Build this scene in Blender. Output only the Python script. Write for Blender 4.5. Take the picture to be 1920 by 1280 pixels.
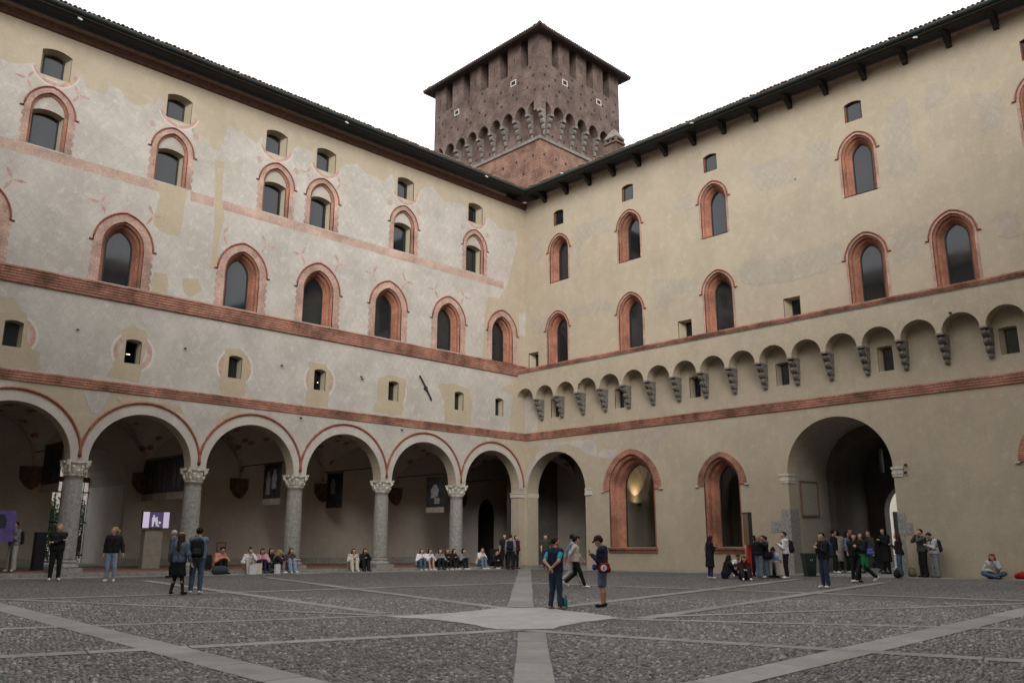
import bpy, bmesh, math, random
import numpy as np
from mathutils import Vector
from mathutils.geometry import tessellate_polygon
random.seed(7); rng = np.random.default_rng(7)
for o in list(bpy.data.objects): bpy.data.objects.remove(o)
S = bpy.context.scene; COL = S.collection
# ---------------------------------------------------------------- camera
FPX, PITCH, ROLL, YAW = 1567.9, .2308, .0017, -.0128          # focal length in photo pixels, angles in radians
CAM = np.array([-33.35, -33.13, 1.576])
Fv = np.array([math.sin(math.pi/4+YAW), math.cos(math.pi/4+YAW), 0]); Rv = np.array([Fv[1], -Fv[0], 0]); Uv = np.array([0, 0, 1.])
FH, RH = Fv.copy(), Rv.copy()
Fv, Uv = Fv*math.cos(PITCH)+Uv*math.sin(PITCH), Uv*math.cos(PITCH)-Fv*math.sin(PITCH)
Rv, Uv = Rv*math.cos(ROLL)+Uv*math.sin(ROLL), Uv*math.cos(ROLL)-Rv*math.sin(ROLL)
cd = bpy.data.cameras.new('camera'); cam = bpy.data.objects.new('camera', cd); COL.objects.link(cam)
cd.sensor_width = 36; cd.lens = FPX/1920*36; cd.clip_end = 2000; cd.clip_start = .1
from mathutils import Matrix
m = Matrix.Identity(4)
for i in range(3):
    m[i][0] = Rv[i]; m[i][1] = Uv[i]; m[i][2] = -Fv[i]; m[i][3] = CAM[i]
cam.matrix_world = m; S.camera = cam
# ---------------------------------------------------------------- sky, sun, exposure
SUN_EL, SUN_AZ = math.radians(24), math.radians(222)
w = bpy.data.worlds.new('World'); S.world = w; w.use_nodes = True
nt = w.node_tree; nt.nodes.clear()
sky = nt.nodes.new('ShaderNodeTexSky'); sky.sky_type = 'NISHITA'; sky.sun_disc = False
sky.sun_elevation = SUN_EL; sky.sun_rotation = SUN_AZ; sky.air_density = 2.0; sky.dust_density = 6.0
hs = nt.nodes.new('ShaderNodeHueSaturation'); hs.inputs['Saturation'].default_value = .12
mx = nt.nodes.new('ShaderNodeMix'); mx.data_type = 'RGBA'; mx.inputs[0].default_value = .8
mx.inputs[7].default_value = (12.0, 12.1, 12.4, 1)                # the even overcast layer
bg = nt.nodes.new('ShaderNodeBackground'); bg.inputs[1].default_value = .12
ow = nt.nodes.new('ShaderNodeOutputWorld')
nt.links.new(sky.outputs[0], hs.inputs['Color']); nt.links.new(hs.outputs[0], mx.inputs[6])
nt.links.new(mx.outputs[2], bg.inputs[0]); nt.links.new(bg.outputs[0], ow.inputs[0])
sd = bpy.data.lights.new('sun', 'SUN'); sd.energy = 1.5; sd.angle = math.radians(24); sd.color = (1, .975, .94)
sun = bpy.data.objects.new('sun', sd); COL.objects.link(sun)
sun.rotation_euler = (math.pi/2-SUN_EL, 0, math.pi-SUN_AZ); sun.location = (-20, -20, 60)
S.view_settings.view_transform = 'Standard'; S.view_settings.look = 'None'
S.view_settings.exposure = 0.51; S.view_settings.gamma = 1; S.view_settings.use_curve_mapping = False
S.render.engine = 'CYCLES'

# ---------------------------------------------------------------- pixel helpers (a pixel gives only a direction)
def ray(px, py): return Fv+Rv*(px-960)/FPX+Uv*(640-py)/FPX
def lw(px, py, y=0):                       # point on the left wing's wall plane -> (distance from the corner, height)
    v = ray(px, py); P = CAM+v*((y-CAM[1])/v[1]); return -P[0], unlie(P)
def rw(px, py, x=0):
    v = ray(px, py); P = CAM+v*((x-CAM[0])/v[0]); return -P[1], unlie(P)
def unlie(P):
    z = P[2]; g = ground(P[0], P[1])
    return z if z > 11 else (z-g)/(1-g/11)
def ground(x, y):                          # the court falls gently towards its diagonal
    return .0095*(math.sqrt(min(abs(x-y), 32)**2+1)-1)
def lie(x, y, z):                          # the lower storeys follow the lie of the ground
    return (x, y, z+(ground(x, y)*(1-z/11) if z < 11 else 0))
def at(px, py):
    z = 0
    for _ in range(6):
        v = ray(px, py); P = CAM+v*((z-CAM[2])/v[2]); z = ground(P[0], P[1])
    if P[0] > -.45 and P[1] < -2: P = np.array([-.45, on_x(px, -.45), 0])        # nobody stands inside the walls
    if P[1] > -.9 and P[0] < -2: P = np.array([on_y(px, -.9), -.9, 0])
    return P[0], P[1], ground(P[0], P[1])
def on_y(px, y, py=1050):
    v = ray(px, py); P = CAM+v*((y-CAM[1])/v[1]); return P[0]
def on_x(px, x, py=1050):
    v = ray(px, py); P = CAM+v*((x-CAM[0])/v[0]); return P[1]

# ---------------------------------------------------------------- objects
def tag(o, label=None, cat=None, group=None, kind=None):
    if label: o['label'] = label
    if cat: o['category'] = cat
    if group: o['group'] = group
    if kind: o['kind'] = kind
    return o
def thing(name, label, cat, loc=(0, 0, 0), rz=0, group=None):
    o = bpy.data.objects.new(name, None); COL.objects.link(o); o.empty_display_size = .2
    o.location = loc; o.rotation_euler = (0, 0, rz)
    return tag(o, label, cat, group)
class MB:
    def __init__(s): s.v = []; s.f = []; s.mi = []; s.uv = {}
    def add(s, vs, fs, mi=0, uvs=None):
        b = len(s.v); s.v += [tuple(p) for p in vs]
        for i, f in enumerate(fs):
            if uvs: s.uv[len(s.f)] = uvs[i]
            s.f.append([q+b for q in f]); s.mi.append(mi)
    def box(s, x0, x1, y0, y1, z0, z1, mi=0):
        s.add([(x0,y0,z0),(x1,y0,z0),(x1,y1,z0),(x0,y1,z0),(x0,y0,z1),(x1,y0,z1),(x1,y1,z1),(x0,y1,z1)],
              [(0,3,2,1),(4,5,6,7),(0,1,5,4),(1,2,6,5),(2,3,7,6),(3,0,4,7)], mi)
    def cbox(s, fr, s0, s1, z0, z1, d0, d1, mi=0):          # box in a wall frame
        P = [fr(a, z, d) for z in (z0, z1) for (a, d) in ((s0,d0),(s1,d0),(s1,d1),(s0,d1))]
        s.add(P, [(0,3,2,1),(4,5,6,7),(0,1,5,4),(1,2,6,5),(2,3,7,6),(3,0,4,7)], mi)
    def slab(s, fr, outer, holes=(), d0=0, d1=.1, back=True, sides=True, hole_sides=True, mi=0):
        loops = [list(outer)]+[list(h) for h in holes]
        tri = tessellate_polygon([[Vector((a, z, 0)) for a, z in l] for l in loops])
        flat = [p for l in loops for p in l]; n = len(flat)
        s.add([fr(a, z, d0) for a, z in flat], tri, mi)
        if back: s.add([fr(a, z, d1) for a, z in flat], [t[::-1] for t in tri], mi)
        for k, l in enumerate(loops):
            if (k == 0 and not sides) or (k and not hole_sides): continue
            m_ = len(l); vs = [fr(a, z, d0) for a, z in l]+[fr(a, z, d1) for a, z in l]
            s.add(vs, [(i, (i+1) % m_, m_+(i+1) % m_, m_+i) for i in range(m_)], mi)
    def loft(s, fr, secs, closed=False, mi=0):              # secs: [(outline, depth)]
        n = len(secs[0][0]); cum = 0
        ln = [0]
        for i in range(1, n): ln.append(ln[-1]+math.dist(secs[0][0][i], secs[0][0][i-1]))
        for k in range(len(secs)-1):
            (A, da), (B, db) = secs[k], secs[k+1]
            st = math.hypot(math.dist(A[0], B[0]), da-db)
            vs = [fr(a, z, da) for a, z in A]+[fr(a, z, db) for a, z in B]
            fs = []; us = []
            for i in range(n if closed else n-1):
                j = (i+1) % n; fs.append((i, j, n+j, n+i))
                us.append([(cum, ln[i]), (cum, ln[j]), (cum+st, ln[j]), (cum+st, ln[i])])
            s.add(vs, fs, mi, us); cum += st
    def sweep(s, fr, prof, s0, s1, n=1, mi=0):              # closed profile [(d,z)] extruded along the wall
        k = len(prof)
        for q in range(n):
            a0 = s0+(s1-s0)*q/n; a1 = s0+(s1-s0)*(q+1)/n
            vs = [fr(a0, z, d) for d, z in prof]+[fr(a1, z, d) for d, z in prof]
            s.add(vs, [(i, (i+1) % k, k+(i+1) % k, k+i) for i in range(k)], mi)
        for a in (s0, s1):
            tri = tessellate_polygon([[Vector((d, z, 0)) for d, z in prof]])
            s.add([fr(a, z, d) for d, z in prof], tri, mi)
    def tube(s, pts, r, n=8, mi=0, caps=True, closed=False):
        pts = [Vector(p) for p in pts]; R = r if hasattr(r, '__len__') else [r]*len(pts); rings = []
        up = Vector((0, 0, 1))
        for i, p in enumerate(pts):
            t = (pts[min(i+1, len(pts)-1)]-pts[max(i-1, 0)]).normalized()
            a = t.cross(up if abs(t.z) < .9 else Vector((1, 0, 0))).normalized(); b = t.cross(a)
            rings.append([p+(a*math.cos(2*math.pi*k/n)+b*math.sin(2*math.pi*k/n))*R[i] for k in range(n)])
        vs = [q for rr in rings for q in rr]; fs = []
        for i in range(len(rings)-1):
            fs += [(i*n+k, i*n+(k+1) % n, (i+1)*n+(k+1) % n, (i+1)*n+k) for k in range(n)]
        if caps: fs += [tuple(range(n))[::-1], tuple(range((len(rings)-1)*n, len(rings)*n))]
        s.add(vs, fs, mi)
    def lathe(s, prof, c=(0, 0, 0), n=20, mi=0):            # prof [(r,z)]
        vs = [(c[0]+r*math.cos(2*math.pi*k/n), c[1]+r*math.sin(2*math.pi*k/n), c[2]+z) for r, z in prof for k in range(n)]
        fs = [(i*n+k, i*n+(k+1) % n, (i+1)*n+(k+1) % n, (i+1)*n+k) for i in range(len(prof)-1) for k in range(n)]
        fs += [tuple(range(n))[::-1], tuple(range((len(prof)-1)*n, len(prof)*n))]
        s.add(vs, fs, mi)
    def build(s, name, mats, parent=None, smooth=False, settle=True, kind=None, label=None):
        me = bpy.data.meshes.new(name)
        me.from_pydata([lie(*p) for p in s.v] if settle else s.v, [], s.f)
        for mt in (mats if isinstance(mats, (list, tuple)) else [mats]): me.materials.append(mt)
        if any(s.mi): me.polygons.foreach_set('material_index', s.mi)
        if s.uv:
            ul = me.uv_layers.new(name='UVMap')
            for fi, u in s.uv.items():
                p = me.polygons[fi]
                for k, li in enumerate(p.loop_indices): ul.data[li].uv = u[k]
        if smooth: me.polygons.foreach_set('use_smooth', [True]*len(me.polygons))
        me.update()
        o = bpy.data.objects.new(name, me); COL.objects.link(o); o.parent = parent
        if kind: o['kind'] = kind
        if label: o['label'] = label
        return o
def LF(a, z, d): return (-a, d, z)          # left wing frame: distance from the corner, height, depth into the wall
def RF(a, z, d): return (d, -a, z)          # right wing frame
def rough_poly(pts, step=.12, amp=.05, seed=0):
    r = random.Random(seed); out = []
    for i in range(len(pts)):
        a, b = pts[i], pts[(i+1) % len(pts)]; L = math.dist(a, b); n = max(1, int(L/step))
        for k in range(n):
            t = k/n; out.append((a[0]+(b[0]-a[0])*t+r.gauss(0, amp)*.6, a[1]+(b[1]-a[1])*t+r.gauss(0, amp)*.6))
    return out

# ---------------------------------------------------------------- materials
class NT:
    def __init__(s, name):
        s.m = bpy.data.materials.new(name); s.m.use_nodes = True; s.t = s.m.node_tree; s.t.nodes.clear()
        s.out = s.n('OutputMaterial'); s.p = s.n('BsdfPrincipled'); s.l(s.p.outputs[0], s.out.inputs[0])
        s.pos = s.n('NewGeometry').outputs['Position']
    def n(s, k): return s.t.nodes.new('ShaderNode'+k)
    def l(s, a, b): s.t.links.new(a, b)
    def setv(s, i, v):
        if hasattr(v, 'is_linked') or hasattr(v, 'links'): s.l(v, i)
        else:
            try: i.default_value = v
            except Exception: i.default_value = (*v, 1)
    def noise(s, scale, detail=5, vec=None, rough=.55, dist=0):
        q = s.n('TexNoise'); q.inputs['Scale'].default_value = scale; q.inputs['Detail'].default_value = detail
        q.inputs['Roughness'].default_value = rough; q.inputs['Distortion'].default_value = dist
        s.l(vec if vec is not None else s.pos, q.inputs['Vector']); return q.outputs['Fac']
    def ramp(s, fac, lo, hi, a=0., b=1.):
        q = s.n('MapRange'); s.l(fac, q.inputs[0]); q.inputs[1].default_value = lo; q.inputs[2].default_value = hi
        q.inputs[3].default_value = a; q.inputs[4].default_value = b; return q.outputs[0]
    def mix(s, fac, a, b, mode='MIX'):
        q = s.n('Mix'); q.data_type = 'RGBA'; q.blend_type = mode
        s.setv(q.inputs[0], fac); s.setv(q.inputs[6], a); s.setv(q.inputs[7], b); return q.outputs[2]
    def math(s, op, a, b=0.):
        q = s.n('Math'); q.operation = op; s.setv(q.inputs[0], a); s.setv(q.inputs[1], b); return q.outputs[0]
    def wallvec(s, scale=1., zs=1.):
        x = s.n('SeparateXYZ'); s.l(s.pos, x.inputs[0]); c = s.n('CombineXYZ')
        s.l(s.math('MULTIPLY', s.math('ADD', x.outputs[0], x.outputs[1]), scale), c.inputs[0])
        s.l(s.math('MULTIPLY', x.outputs[2], zs*scale), c.inputs[1]); return c.outputs[0]
    def bump(s, h, dist, strength=1.):
        b = s.n('Bump'); b.inputs['Distance'].default_value = dist; b.inputs['Strength'].default_value = strength
        s.l(h, b.inputs['Height']); s.l(b.outputs[0], s.p.inputs['Normal'])
    def done(s, col, rough=.85, spec=.25):
        s.setv(s.p.inputs['Base Color'], col); s.setv(s.p.inputs['Roughness'], rough)
        s.p.inputs['Specular IOR Level'].default_value = spec; return s.m
def C4(c): return (*c, 1)
def plain(name, c, rough=.7, var=.25, scale=6., bump=.0, spec=.3):
    t = NT(name); f = t.ramp(t.noise(scale, 6), .3, .7)
    col = t.mix(f, C4([x*(1-var) for x in c]), C4([x*(1+var) for x in c]))
    if bump: t.bump(t.noise(scale*4, 6), bump)
    return t.done(col, rough, spec)
def plaster(name, c1, c2, c3, lattice=0., bump=.006):
    t = NT(name)
    f = t.ramp(t.noise(.55, 9, rough=.65), .40, .60); col = t.mix(f, C4(c1), C4(c2))
    g = t.ramp(t.noise(2.6, 8, rough=.7), .52, .75); col = t.mix(g, col, C4(c3))
    st = t.ramp(t.noise(1.0, 6, t.wallvec(2.2, .22)), .5, .8, 0, .35)                # faint vertical washing
    col = t.mix(st, col, C4([x*.78 for x in c1]))
    s2 = t.ramp(t.noise(1.0, 8, t.wallvec(7., .06), rough=.7), .56, .78, 0, .30); col = t.mix(s2, col, C4([x*.70 for x in c1]))
    s3 = t.ramp(t.noise(.22, 9, rough=.72), .52, .60, 0, .22); col = t.mix(s3, col, C4([x*.80 for x in c2]))
    fine = t.ramp(t.noise(22, 5), .3, .7, .9, 1.08)
    col = t.mix(1., col, fine, 'MULTIPLY')
    if lattice:
        q = t.n('SeparateXYZ'); t.l(t.wallvec(), q.inputs[0]); ln = None
        for sg in (1, -1):
            d = t.math('MULTIPLY', q.outputs[1], sg*.72); e = t.math('MULTIPLY', t.math('ADD', q.outputs[0], d), 2*math.pi/.36)
            k = t.ramp(t.math('ABSOLUTE', t.math('SINE', t.math('ADD', t.math('MULTIPLY', e, .5), t.math('MULTIPLY', t.noise(3., 3), 1.6)))), 0, .34, 1, 0)
            ln = k if ln is None else t.math('MAXIMUM', ln, k)
        q.operation if False else None
        wear = t.ramp(t.noise(.8, 7), .38, .58, 0, lattice)
        col = t.mix(t.math('MULTIPLY', ln, wear), col, C4([x*.74 for x in c1])); pale = t.ramp(t.noise(1.7, 8, rough=.7), .55, .7, 0, .55); col = t.mix(pale, col, C4([x*1.16 for x in c1]))
    t.bump(t.noise(9, 8), bump)
    return t.done(col, .92, .15)
def brick(name, c1, c2, mortar, uv=False, row=.075, length=.25, mort=.1, var=.35, bump=.01):
    t = NT(name)
    if uv: vec = t.n('UVMap').outputs[0]
    else: vec = t.wallvec()
    b = t.n('TexBrick'); t.l(vec, b.inputs['Vector']); b.inputs['Scale'].default_value = 1
    b.inputs['Brick Width'].default_value = length; b.inputs['Row Height'].default_value = row
    b.inputs['Mortar Size'].default_value = row*mort; b.inputs['Mortar Smooth'].default_value = .3; b.inputs['Bias'].default_value = 0
    b.inputs['Color1'].default_value = C4(c1); b.inputs['Color2'].default_value = C4(c2); b.inputs['Mortar'].default_value = C4(mortar)
    f = t.ramp(t.noise(.9, 7, rough=.65), .35, .65, 1-var, 1+var); col = t.mix(1., b.outputs[0], f, 'MULTIPLY')
    f2 = t.ramp(t.noise(11, 4), .3, .7, .85, 1.15); col = t.mix(1., col, f2, 'MULTIPLY')
    t.bump(t.math('ADD', t.math('MULTIPLY', b.outputs[1], -1.), t.noise(30, 3)), bump)
    return t.done(col, .9, .2)
def glass_dark(name, c):
    t = NT(name); f = t.ramp(t.noise(.7, 3), .3, .7)
    t.bump(t.noise(.9, 1), .0025)
    return t.done(t.mix(f, C4(c), C4([x*1.6 for x in c])), .06, .6)
M = {}
M['ochre'] = plaster('ochre_plaster', (.44,.372,.278), (.398,.337,.252), (.49,.422,.328))
M['gray'] = plaster('pale_painted_plaster', (.485,.445,.395), (.395,.362,.32), (.58,.54,.49), .6)
M['gray2'] = plaster('faded_diaper_plaster', (.412,.358,.288), (.372,.325,.265), (.455,.405,.335), .6)
M['ochre2'] = plaster('ochre_repair_plaster', (.43,.36,.258), (.395,.332,.235), (.46,.39,.285))
M['white'] = plaster('white_plaster', (.56,.52,.46), (.50,.46,.40), (.60,.56,.5))
M['arch'] = plaster('pale_archivolt', (.50,.455,.405), (.43,.385,.34), (.55,.5,.45))
M['inner'] = plaster('portico_plaster', (.42,.375,.32), (.38,.335,.285), (.45,.40,.345))
M['pink'] = brick('painted_pink_brick', (.42,.285,.23), (.39,.27,.225), (.45,.345,.29), row=.09, length=.3, var=.25, bump=.002)
M['ring'] = plain('faded_pink_paint', (.43,.28,.232), .9, .3, 4)
M['red'] = brick('terracotta_brick', (.33,.145,.098), (.25,.105,.072), (.38,.265,.21), row=.07, length=.26, var=.5, bump=.006)
M['reduv'] = brick('terracotta_reveal', (.36,.15,.095), (.29,.115,.072), (.34,.20,.145), True, row=.07, length=.14, bump=.006)
M['reddark'] = plain('dark_terracotta', (.27,.085,.055), .85, .3, 7, .003)
M['surround'] = brick('pale_brick_surround', (.41,.262,.21), (.355,.222,.178), (.45,.345,.29), row=.08, length=.22, bump=.004)
M['tower'] = brick('tower_brick', (.122,.079,.064), (.082,.056,.048), (.15,.12,.10), row=.11, length=.32, mort=.12, var=.4)
M['tower_red'] = brick('tower_red_brick', (.20,.083,.052), (.12,.06,.043), (.215,.155,.122), row=.12, length=.36, mort=.2, var=.4)
M['stone'] = plain('grey_granite', (.27,.26,.235), .85, .3, 9, .006)
M['capital'] = plain('white_capital_stone', (.52,.48,.42), .85, .22, 8, .006)
M['corbel'] = plain('weathered_corbel_stone', (.17,.155,.135), .9, .35, 7, .01)
M['towercorbel'] = plain('pale_corbel_stone', (.165,.145,.128), .9, .35, 5, .01)
M['wood'] = plain('dark_timber', (.02,.017,.015), .75, .35, 10, .004)
M['gutter'] = plain('dark_green_gutter', (.02,.028,.026), .45, .3, 5)
M['cove'] = plain('brown_eave_cove', (.095,.048,.034), .85, .3, 6, .003)
M['tile'] = plain('roof_tile', (.20,.115,.08), .9, .45, 3, .006)
M['glass'] = glass_dark('dark_window_glass', (.012,.014,.016))
M['frame'] = plain('dark_metal_frame', (.03,.028,.027), .5, .2)
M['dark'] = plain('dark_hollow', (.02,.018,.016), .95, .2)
M['slab'] = None
def emit(name, c, s):
    t = NT(name); t.p.inputs['Emission Color'].default_value = C4(c); t.p.inputs['Emission Strength'].default_value = s; return t.done(C4([x*.3 for x in c]), .3)
t = NT('window_glass'); tr = t.n('BsdfTransparent'); tr.inputs[0].default_value = (.75,.77,.76,1); gs = t.n('BsdfGlossy'); gs.inputs['Roughness'].default_value = .04
fz = t.n('Fresnel'); fz.inputs[0].default_value = 1.5; ms = t.n('MixShader'); t.l(fz.outputs[0], ms.inputs[0]); t.l(tr.outputs[0], ms.inputs[1]); t.l(gs.outputs[0], ms.inputs[2]); t.l(ms.outputs[0], t.out.inputs[0]); M['clearglass'] = t.m
# ---------------------------------------------------------------- outlines (s = along the wall)
def pointed(s, a, zb, zs, c, n=9):
    R = a+c; th = math.acos(c/R); L = []
    for k in range(n+1):
        t = th*k/n; L.append((-(R*math.cos(t)-c), zs+R*math.sin(t)))
    right = [(-x, z) for x, z in L[::-1][1:]]
    return [(s-a, zb)]+[(s+x, z) for x, z in L]+[(s+x, z) for x, z in right]+[(s+a, zb)]
def segmental(s, a, zb, zt, rise, n=6):
    pts = [(s-a, zb)]
    for k in range(n+1):
        x = -a+2*a*k/n; pts.append((s+x, zt-rise*(x/a)**2))
    return pts+[(s+a, zb)]
def semicircle(s, R, zs, n=24):
    return [(s-R*math.cos(math.pi*k/n), zs+R*math.sin(math.pi*k/n)) for k in range(n+1)]
def toothed(s, a, zb, zs, c, tooth=.055, row=.16):
    o = pointed(s, a, zb, zs, c)[1:-1]; n = max(2, int((zs-zb)/row)); left = []; right = []
    for k in range(n):
        z0 = zb+(zs-zb)*k/n; z1 = zb+(zs-zb)*(k+1)/n; e = tooth if k % 2 == 0 else 0
        left += [(s-a-e, z0), (s-a-e, z1)]; right += [(s+a+e, z0), (s+a+e, z1)]
    return left+o+right[::-1]
def hood(mb, fr, s, a, zs, c, r=.045, d=-.03):
    o = pointed(s, a, zs, zs, c, 10)[1:-1]
    p = [(s-a-.13, zs)]+o+[(s+a+.13, zs)]
    mb.tube([fr(x, z, d) for x, z in p], r, 6)

def pointed_window(fr, wing, s, zb, za, a_out, a_in, c, glass_a, depth, teeth, tymp=False, seg_top=None, sill=None, mats=None, rings=None):
    """brick surround (the part) with reveal, hood mould, frame and pane as its sub-parts; returns the wall opening"""
    R = a_out+c; zs = za-math.sqrt(R*R-c*c)
    outer = toothed(s, a_out, zb, zs, c) if teeth else pointed(s, a_out, zb, zs, c)
    inner = pointed(s, a_in, zb, zs, c)
    mb = MB(); mb.slab(fr, outer+inner[::-1], (), -.016, -.001, back=False)
    win = mb.build('window', mats or M['surround'], wing)
    h = MB(); hood(h, fr, s, a_out+.02, zs, c, .038 if a_out > 1 else .032); h.build('hood_mould', M['reddark'], win, True)
    def o(a): return pointed(s, a, zb, zs, c)
    r = MB()
    if tymp:
        secs = [(inner, -.016), (inner, .05), (o(a_in-.10), .09), (o(a_in-.10), .16)]
        r.loft(fr, secs); r.build('reveal', M['reduv'], win)
        lower = segmental(s, glass_a+.08, zb, seg_top, .14); t = o(a_in-.09)
        p = MB(); p.slab(fr, t, [[(x, max(z, zb+.004)) for x, z in lower]], .13, .30, back=False); p.build('tympanum', M['tymp'], win)
        q = MB(); q.loft(fr, [(lower, .131), (lower, .20), (segmental(s, glass_a, zb, seg_top-.05, .13), depth)]); q.build('jamb', M['ochre2'], win)
        gl = segmental(s, glass_a, zb, seg_top-.05, .13)
    else:
        st = a_in-glass_a
        secs = [(inner, -.016), (inner, .05), (o(a_in-st*.30), .09), (o(a_in-st*.34), depth*.42), (o(a_in-st*.62), depth*.5), (o(glass_a), depth*.93), (o(glass_a), depth+.03)]
        r.loft(fr, secs); r.build('reveal', M['reduv'], win)
        gl = o(glass_a)
    f = MB(); gi = [(s+(x-s)*.9, zb+(z-zb)*.97+.03) for x, z in gl]
    f.slab(fr, gl, [gi], depth-.03, depth+.02, back=False); f.build('frame', M['frame'], win)
    g = MB(); g.slab(fr, gl, (), depth+.008, depth+.05, back=False, sides=False); g.build('pane', M['glass'], win)
    z_ = MB(); z_.slab(fr, [(s-a_in, zb-.04), (s-a_in, zb), (s+a_in, zb), (s+a_in, zb-.04)], (), 0, depth+.05); z_.build('sill', M['reddark'] if not tymp else M['pink'], win)
    return inner
M['tymp'] = plaster('worn_tympanum', (.44,.40,.35), (.36,.325,.28), (.50,.46,.41))
def small_window(fr, wing, s, a, zb, zt, ga, depth, rise=.12, mat=None, shift=0., lit=False):
    """plain splayed opening with segmental head: jamb lining (the part) > frame, pane"""
    A = segmental(s, a, zb, zt, rise); B = segmental(s+shift, ga, zb+.03, zt-(a-ga)*.5, rise*.8)
    mb = MB(); mb.loft(fr, [(A, -.002), (A, .05), (B, depth), (B, depth+.05)])
    mb.slab(fr, [(s-a, zb-.05), (s-a, zb), (s+a, zb), (s+a, zb-.05)], (), .004, depth+.05)
    win = mb.build('window', mat or M['ochre2'], wing)
    f = MB(); Bi = [(s+shift+(x-s-shift)*.84, zb+(z-zb)*.93+.05) for x, z in B]
    f.slab(fr, B, [Bi], depth-.02, depth+.02, back=False); f.build('frame', M['frame'], win)
    g = MB(); g.slab(fr, B, (), depth+.005, depth+.05, back=False, sides=False); g.build('pane', M['clearglass'] if lit else M['glass'], win)
    if lit:                                                   # a lit ceiling lamp in the room behind
        g = MB(); g.cbox(fr, s-1.2, s+1.2, zb-1., zt+1., 3.0, 3.1); g.cbox(fr, s-1.2, s+1.2, zt+.6, zt+.7, .66, 3.); g.cbox(fr, s-1.3, s-1.2, zb-1, zt+.7, .66, 3.); g.cbox(fr, s+1.2, s+1.3, zb-1, zt+.7, .66, 3.); g.cbox(fr, s-1.2, s+1.2, zb-1.1, zb-1., .66, 3.); g.build('room', M['dark'], win)
        g = MB(); g.cbox(fr, s-lit-.07, s-lit+.07, zb+.62, zb+.64, 1.3, 1.35); g.build('lamp', emit('warm_ceiling_lamp', (1., .78, .5), 4.), win)
    return A
def cornice_profile(z0, z1, proj, n=5):
    p = [(.0, z0)]; h = (z1-z0)/n
    for k in range(n):
        e = proj*(.35+.65*(k+1)/n)
        p += [(-e*.93, z0+h*k+.008), (-e, z0+h*k+h*.3), (-e, z0+h*(k+1)-.008), (-e*.92, z0+h*(k+1))]
    return p+[(.0, z1+.03)]
def ring_arc(mb, fr, s, z, r0, r1, a0, a1, d=-.008, n=24, keep=None):
    for k in range(n):
        t0 = math.radians(a0+(a1-a0)*k/n); t1 = math.radians(a0+(a1-a0)*(k+1)/n)
        P = [(s+r*math.cos(t), z+r*math.sin(t)) for r, t in ((r0,t0),(r1,t0),(r1,t1),(r0,t1))]
        mb.add([fr(a, b, d) for a, b in P], [(0,1,2,3)])
def leaf(mb, fr, s, z, ang, L, W, d=-.009):
    ca, sa = math.cos(ang), math.sin(ang); pts = []
    for sg in (1, -1):
        ks = range(0, 9) if sg == 1 else range(8, -1, -1)
        for k in ks:
            t = k/8; wv = W*math.sin(math.pi*min(1, t*.95+.02))**.8*(1 if k % 2 else .62)
            x, y = L*(.08+.92*t), sg*wv; pts.append((s+x*ca-y*sa, z+x*sa+y*ca))
    c = (s+L*.5*ca, z+L*.5*sa)
    mb.add([fr(*c, d)]+[fr(a, b, d) for a, b in pts], [(0, i+1, (i+1) % len(pts)+1) for i in range(len(pts))])

# ================================================================ LEFT WING (arcade)
left = thing('arcaded_wing', 'long arcaded palace wing with pale painted plaster and pointed windows, left of the corner', 'building')
LEN = 46.
cols = [4.75, 9.45, 14.1, 18.7, 23.2, 27.75, 32.35, 36.95, 41.5]
ZCAP = 4.2
sup = [.19]+cols+[45.9]
arches = [((sup[i]+sup[i+1])/2, (sup[i+1]-sup[i])/2-.31) for i in range(len(sup)-1)]
lowline = [(0, -.3), (arches[0][0]-arches[0][1], -.3)]
for s_, R_ in arches: lowline += semicircle(s_, R_, ZCAP)
outer = lowline+[(LEN, ZCAP), (LEN, 21.1), (0, 21.1)]
Lholes = []
Cs = [1.82, 5.74, 9.67, 13.67, 17.47, 22.5, 27.62, 31.9, 36.2, 40.5]
Bs = [3.96, 8.88, 13.73, 16.15, 20.97, 25.7, 30.5, 35.2, 40.]
As = [3.95, 8.85, 13.65, 16.3, 20.87, 25.7, 30.5, 35.2, 40.]
Ds = [2.03, 4.95, 9.2, 13.35, 17.47, 21.7, 25.88, 30.1, 34.3, 38.5]
for s_ in Cs: Lholes.append(pointed_window(LF, left, s_, 11.17, 14.12, 1.13, .80, .24, .52, .5, True))
for s_ in Bs: Lholes.append(pointed_window(LF, left, s_, 15.88, 18.38, .88, .66, .2, .47, .48, True, True, 17.48))
Aholes = [small_window(LF, left, s_, .53, 18.8, 19.97, .38, .42, .14) for s_ in As]
Dholes = [small_window(LF, left, s_, .30, 8.1, 9.08, .235, .34, .07, M['ochre2'], 0., {21.7: .28, 13.35: .75}.get(s_, False)) for s_ in Ds]
mb = MB(); mb.slab(LF, outer, Lholes+Aholes+Dholes, 0, .62); mb.build('wall', M['ochre'], left)
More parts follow.
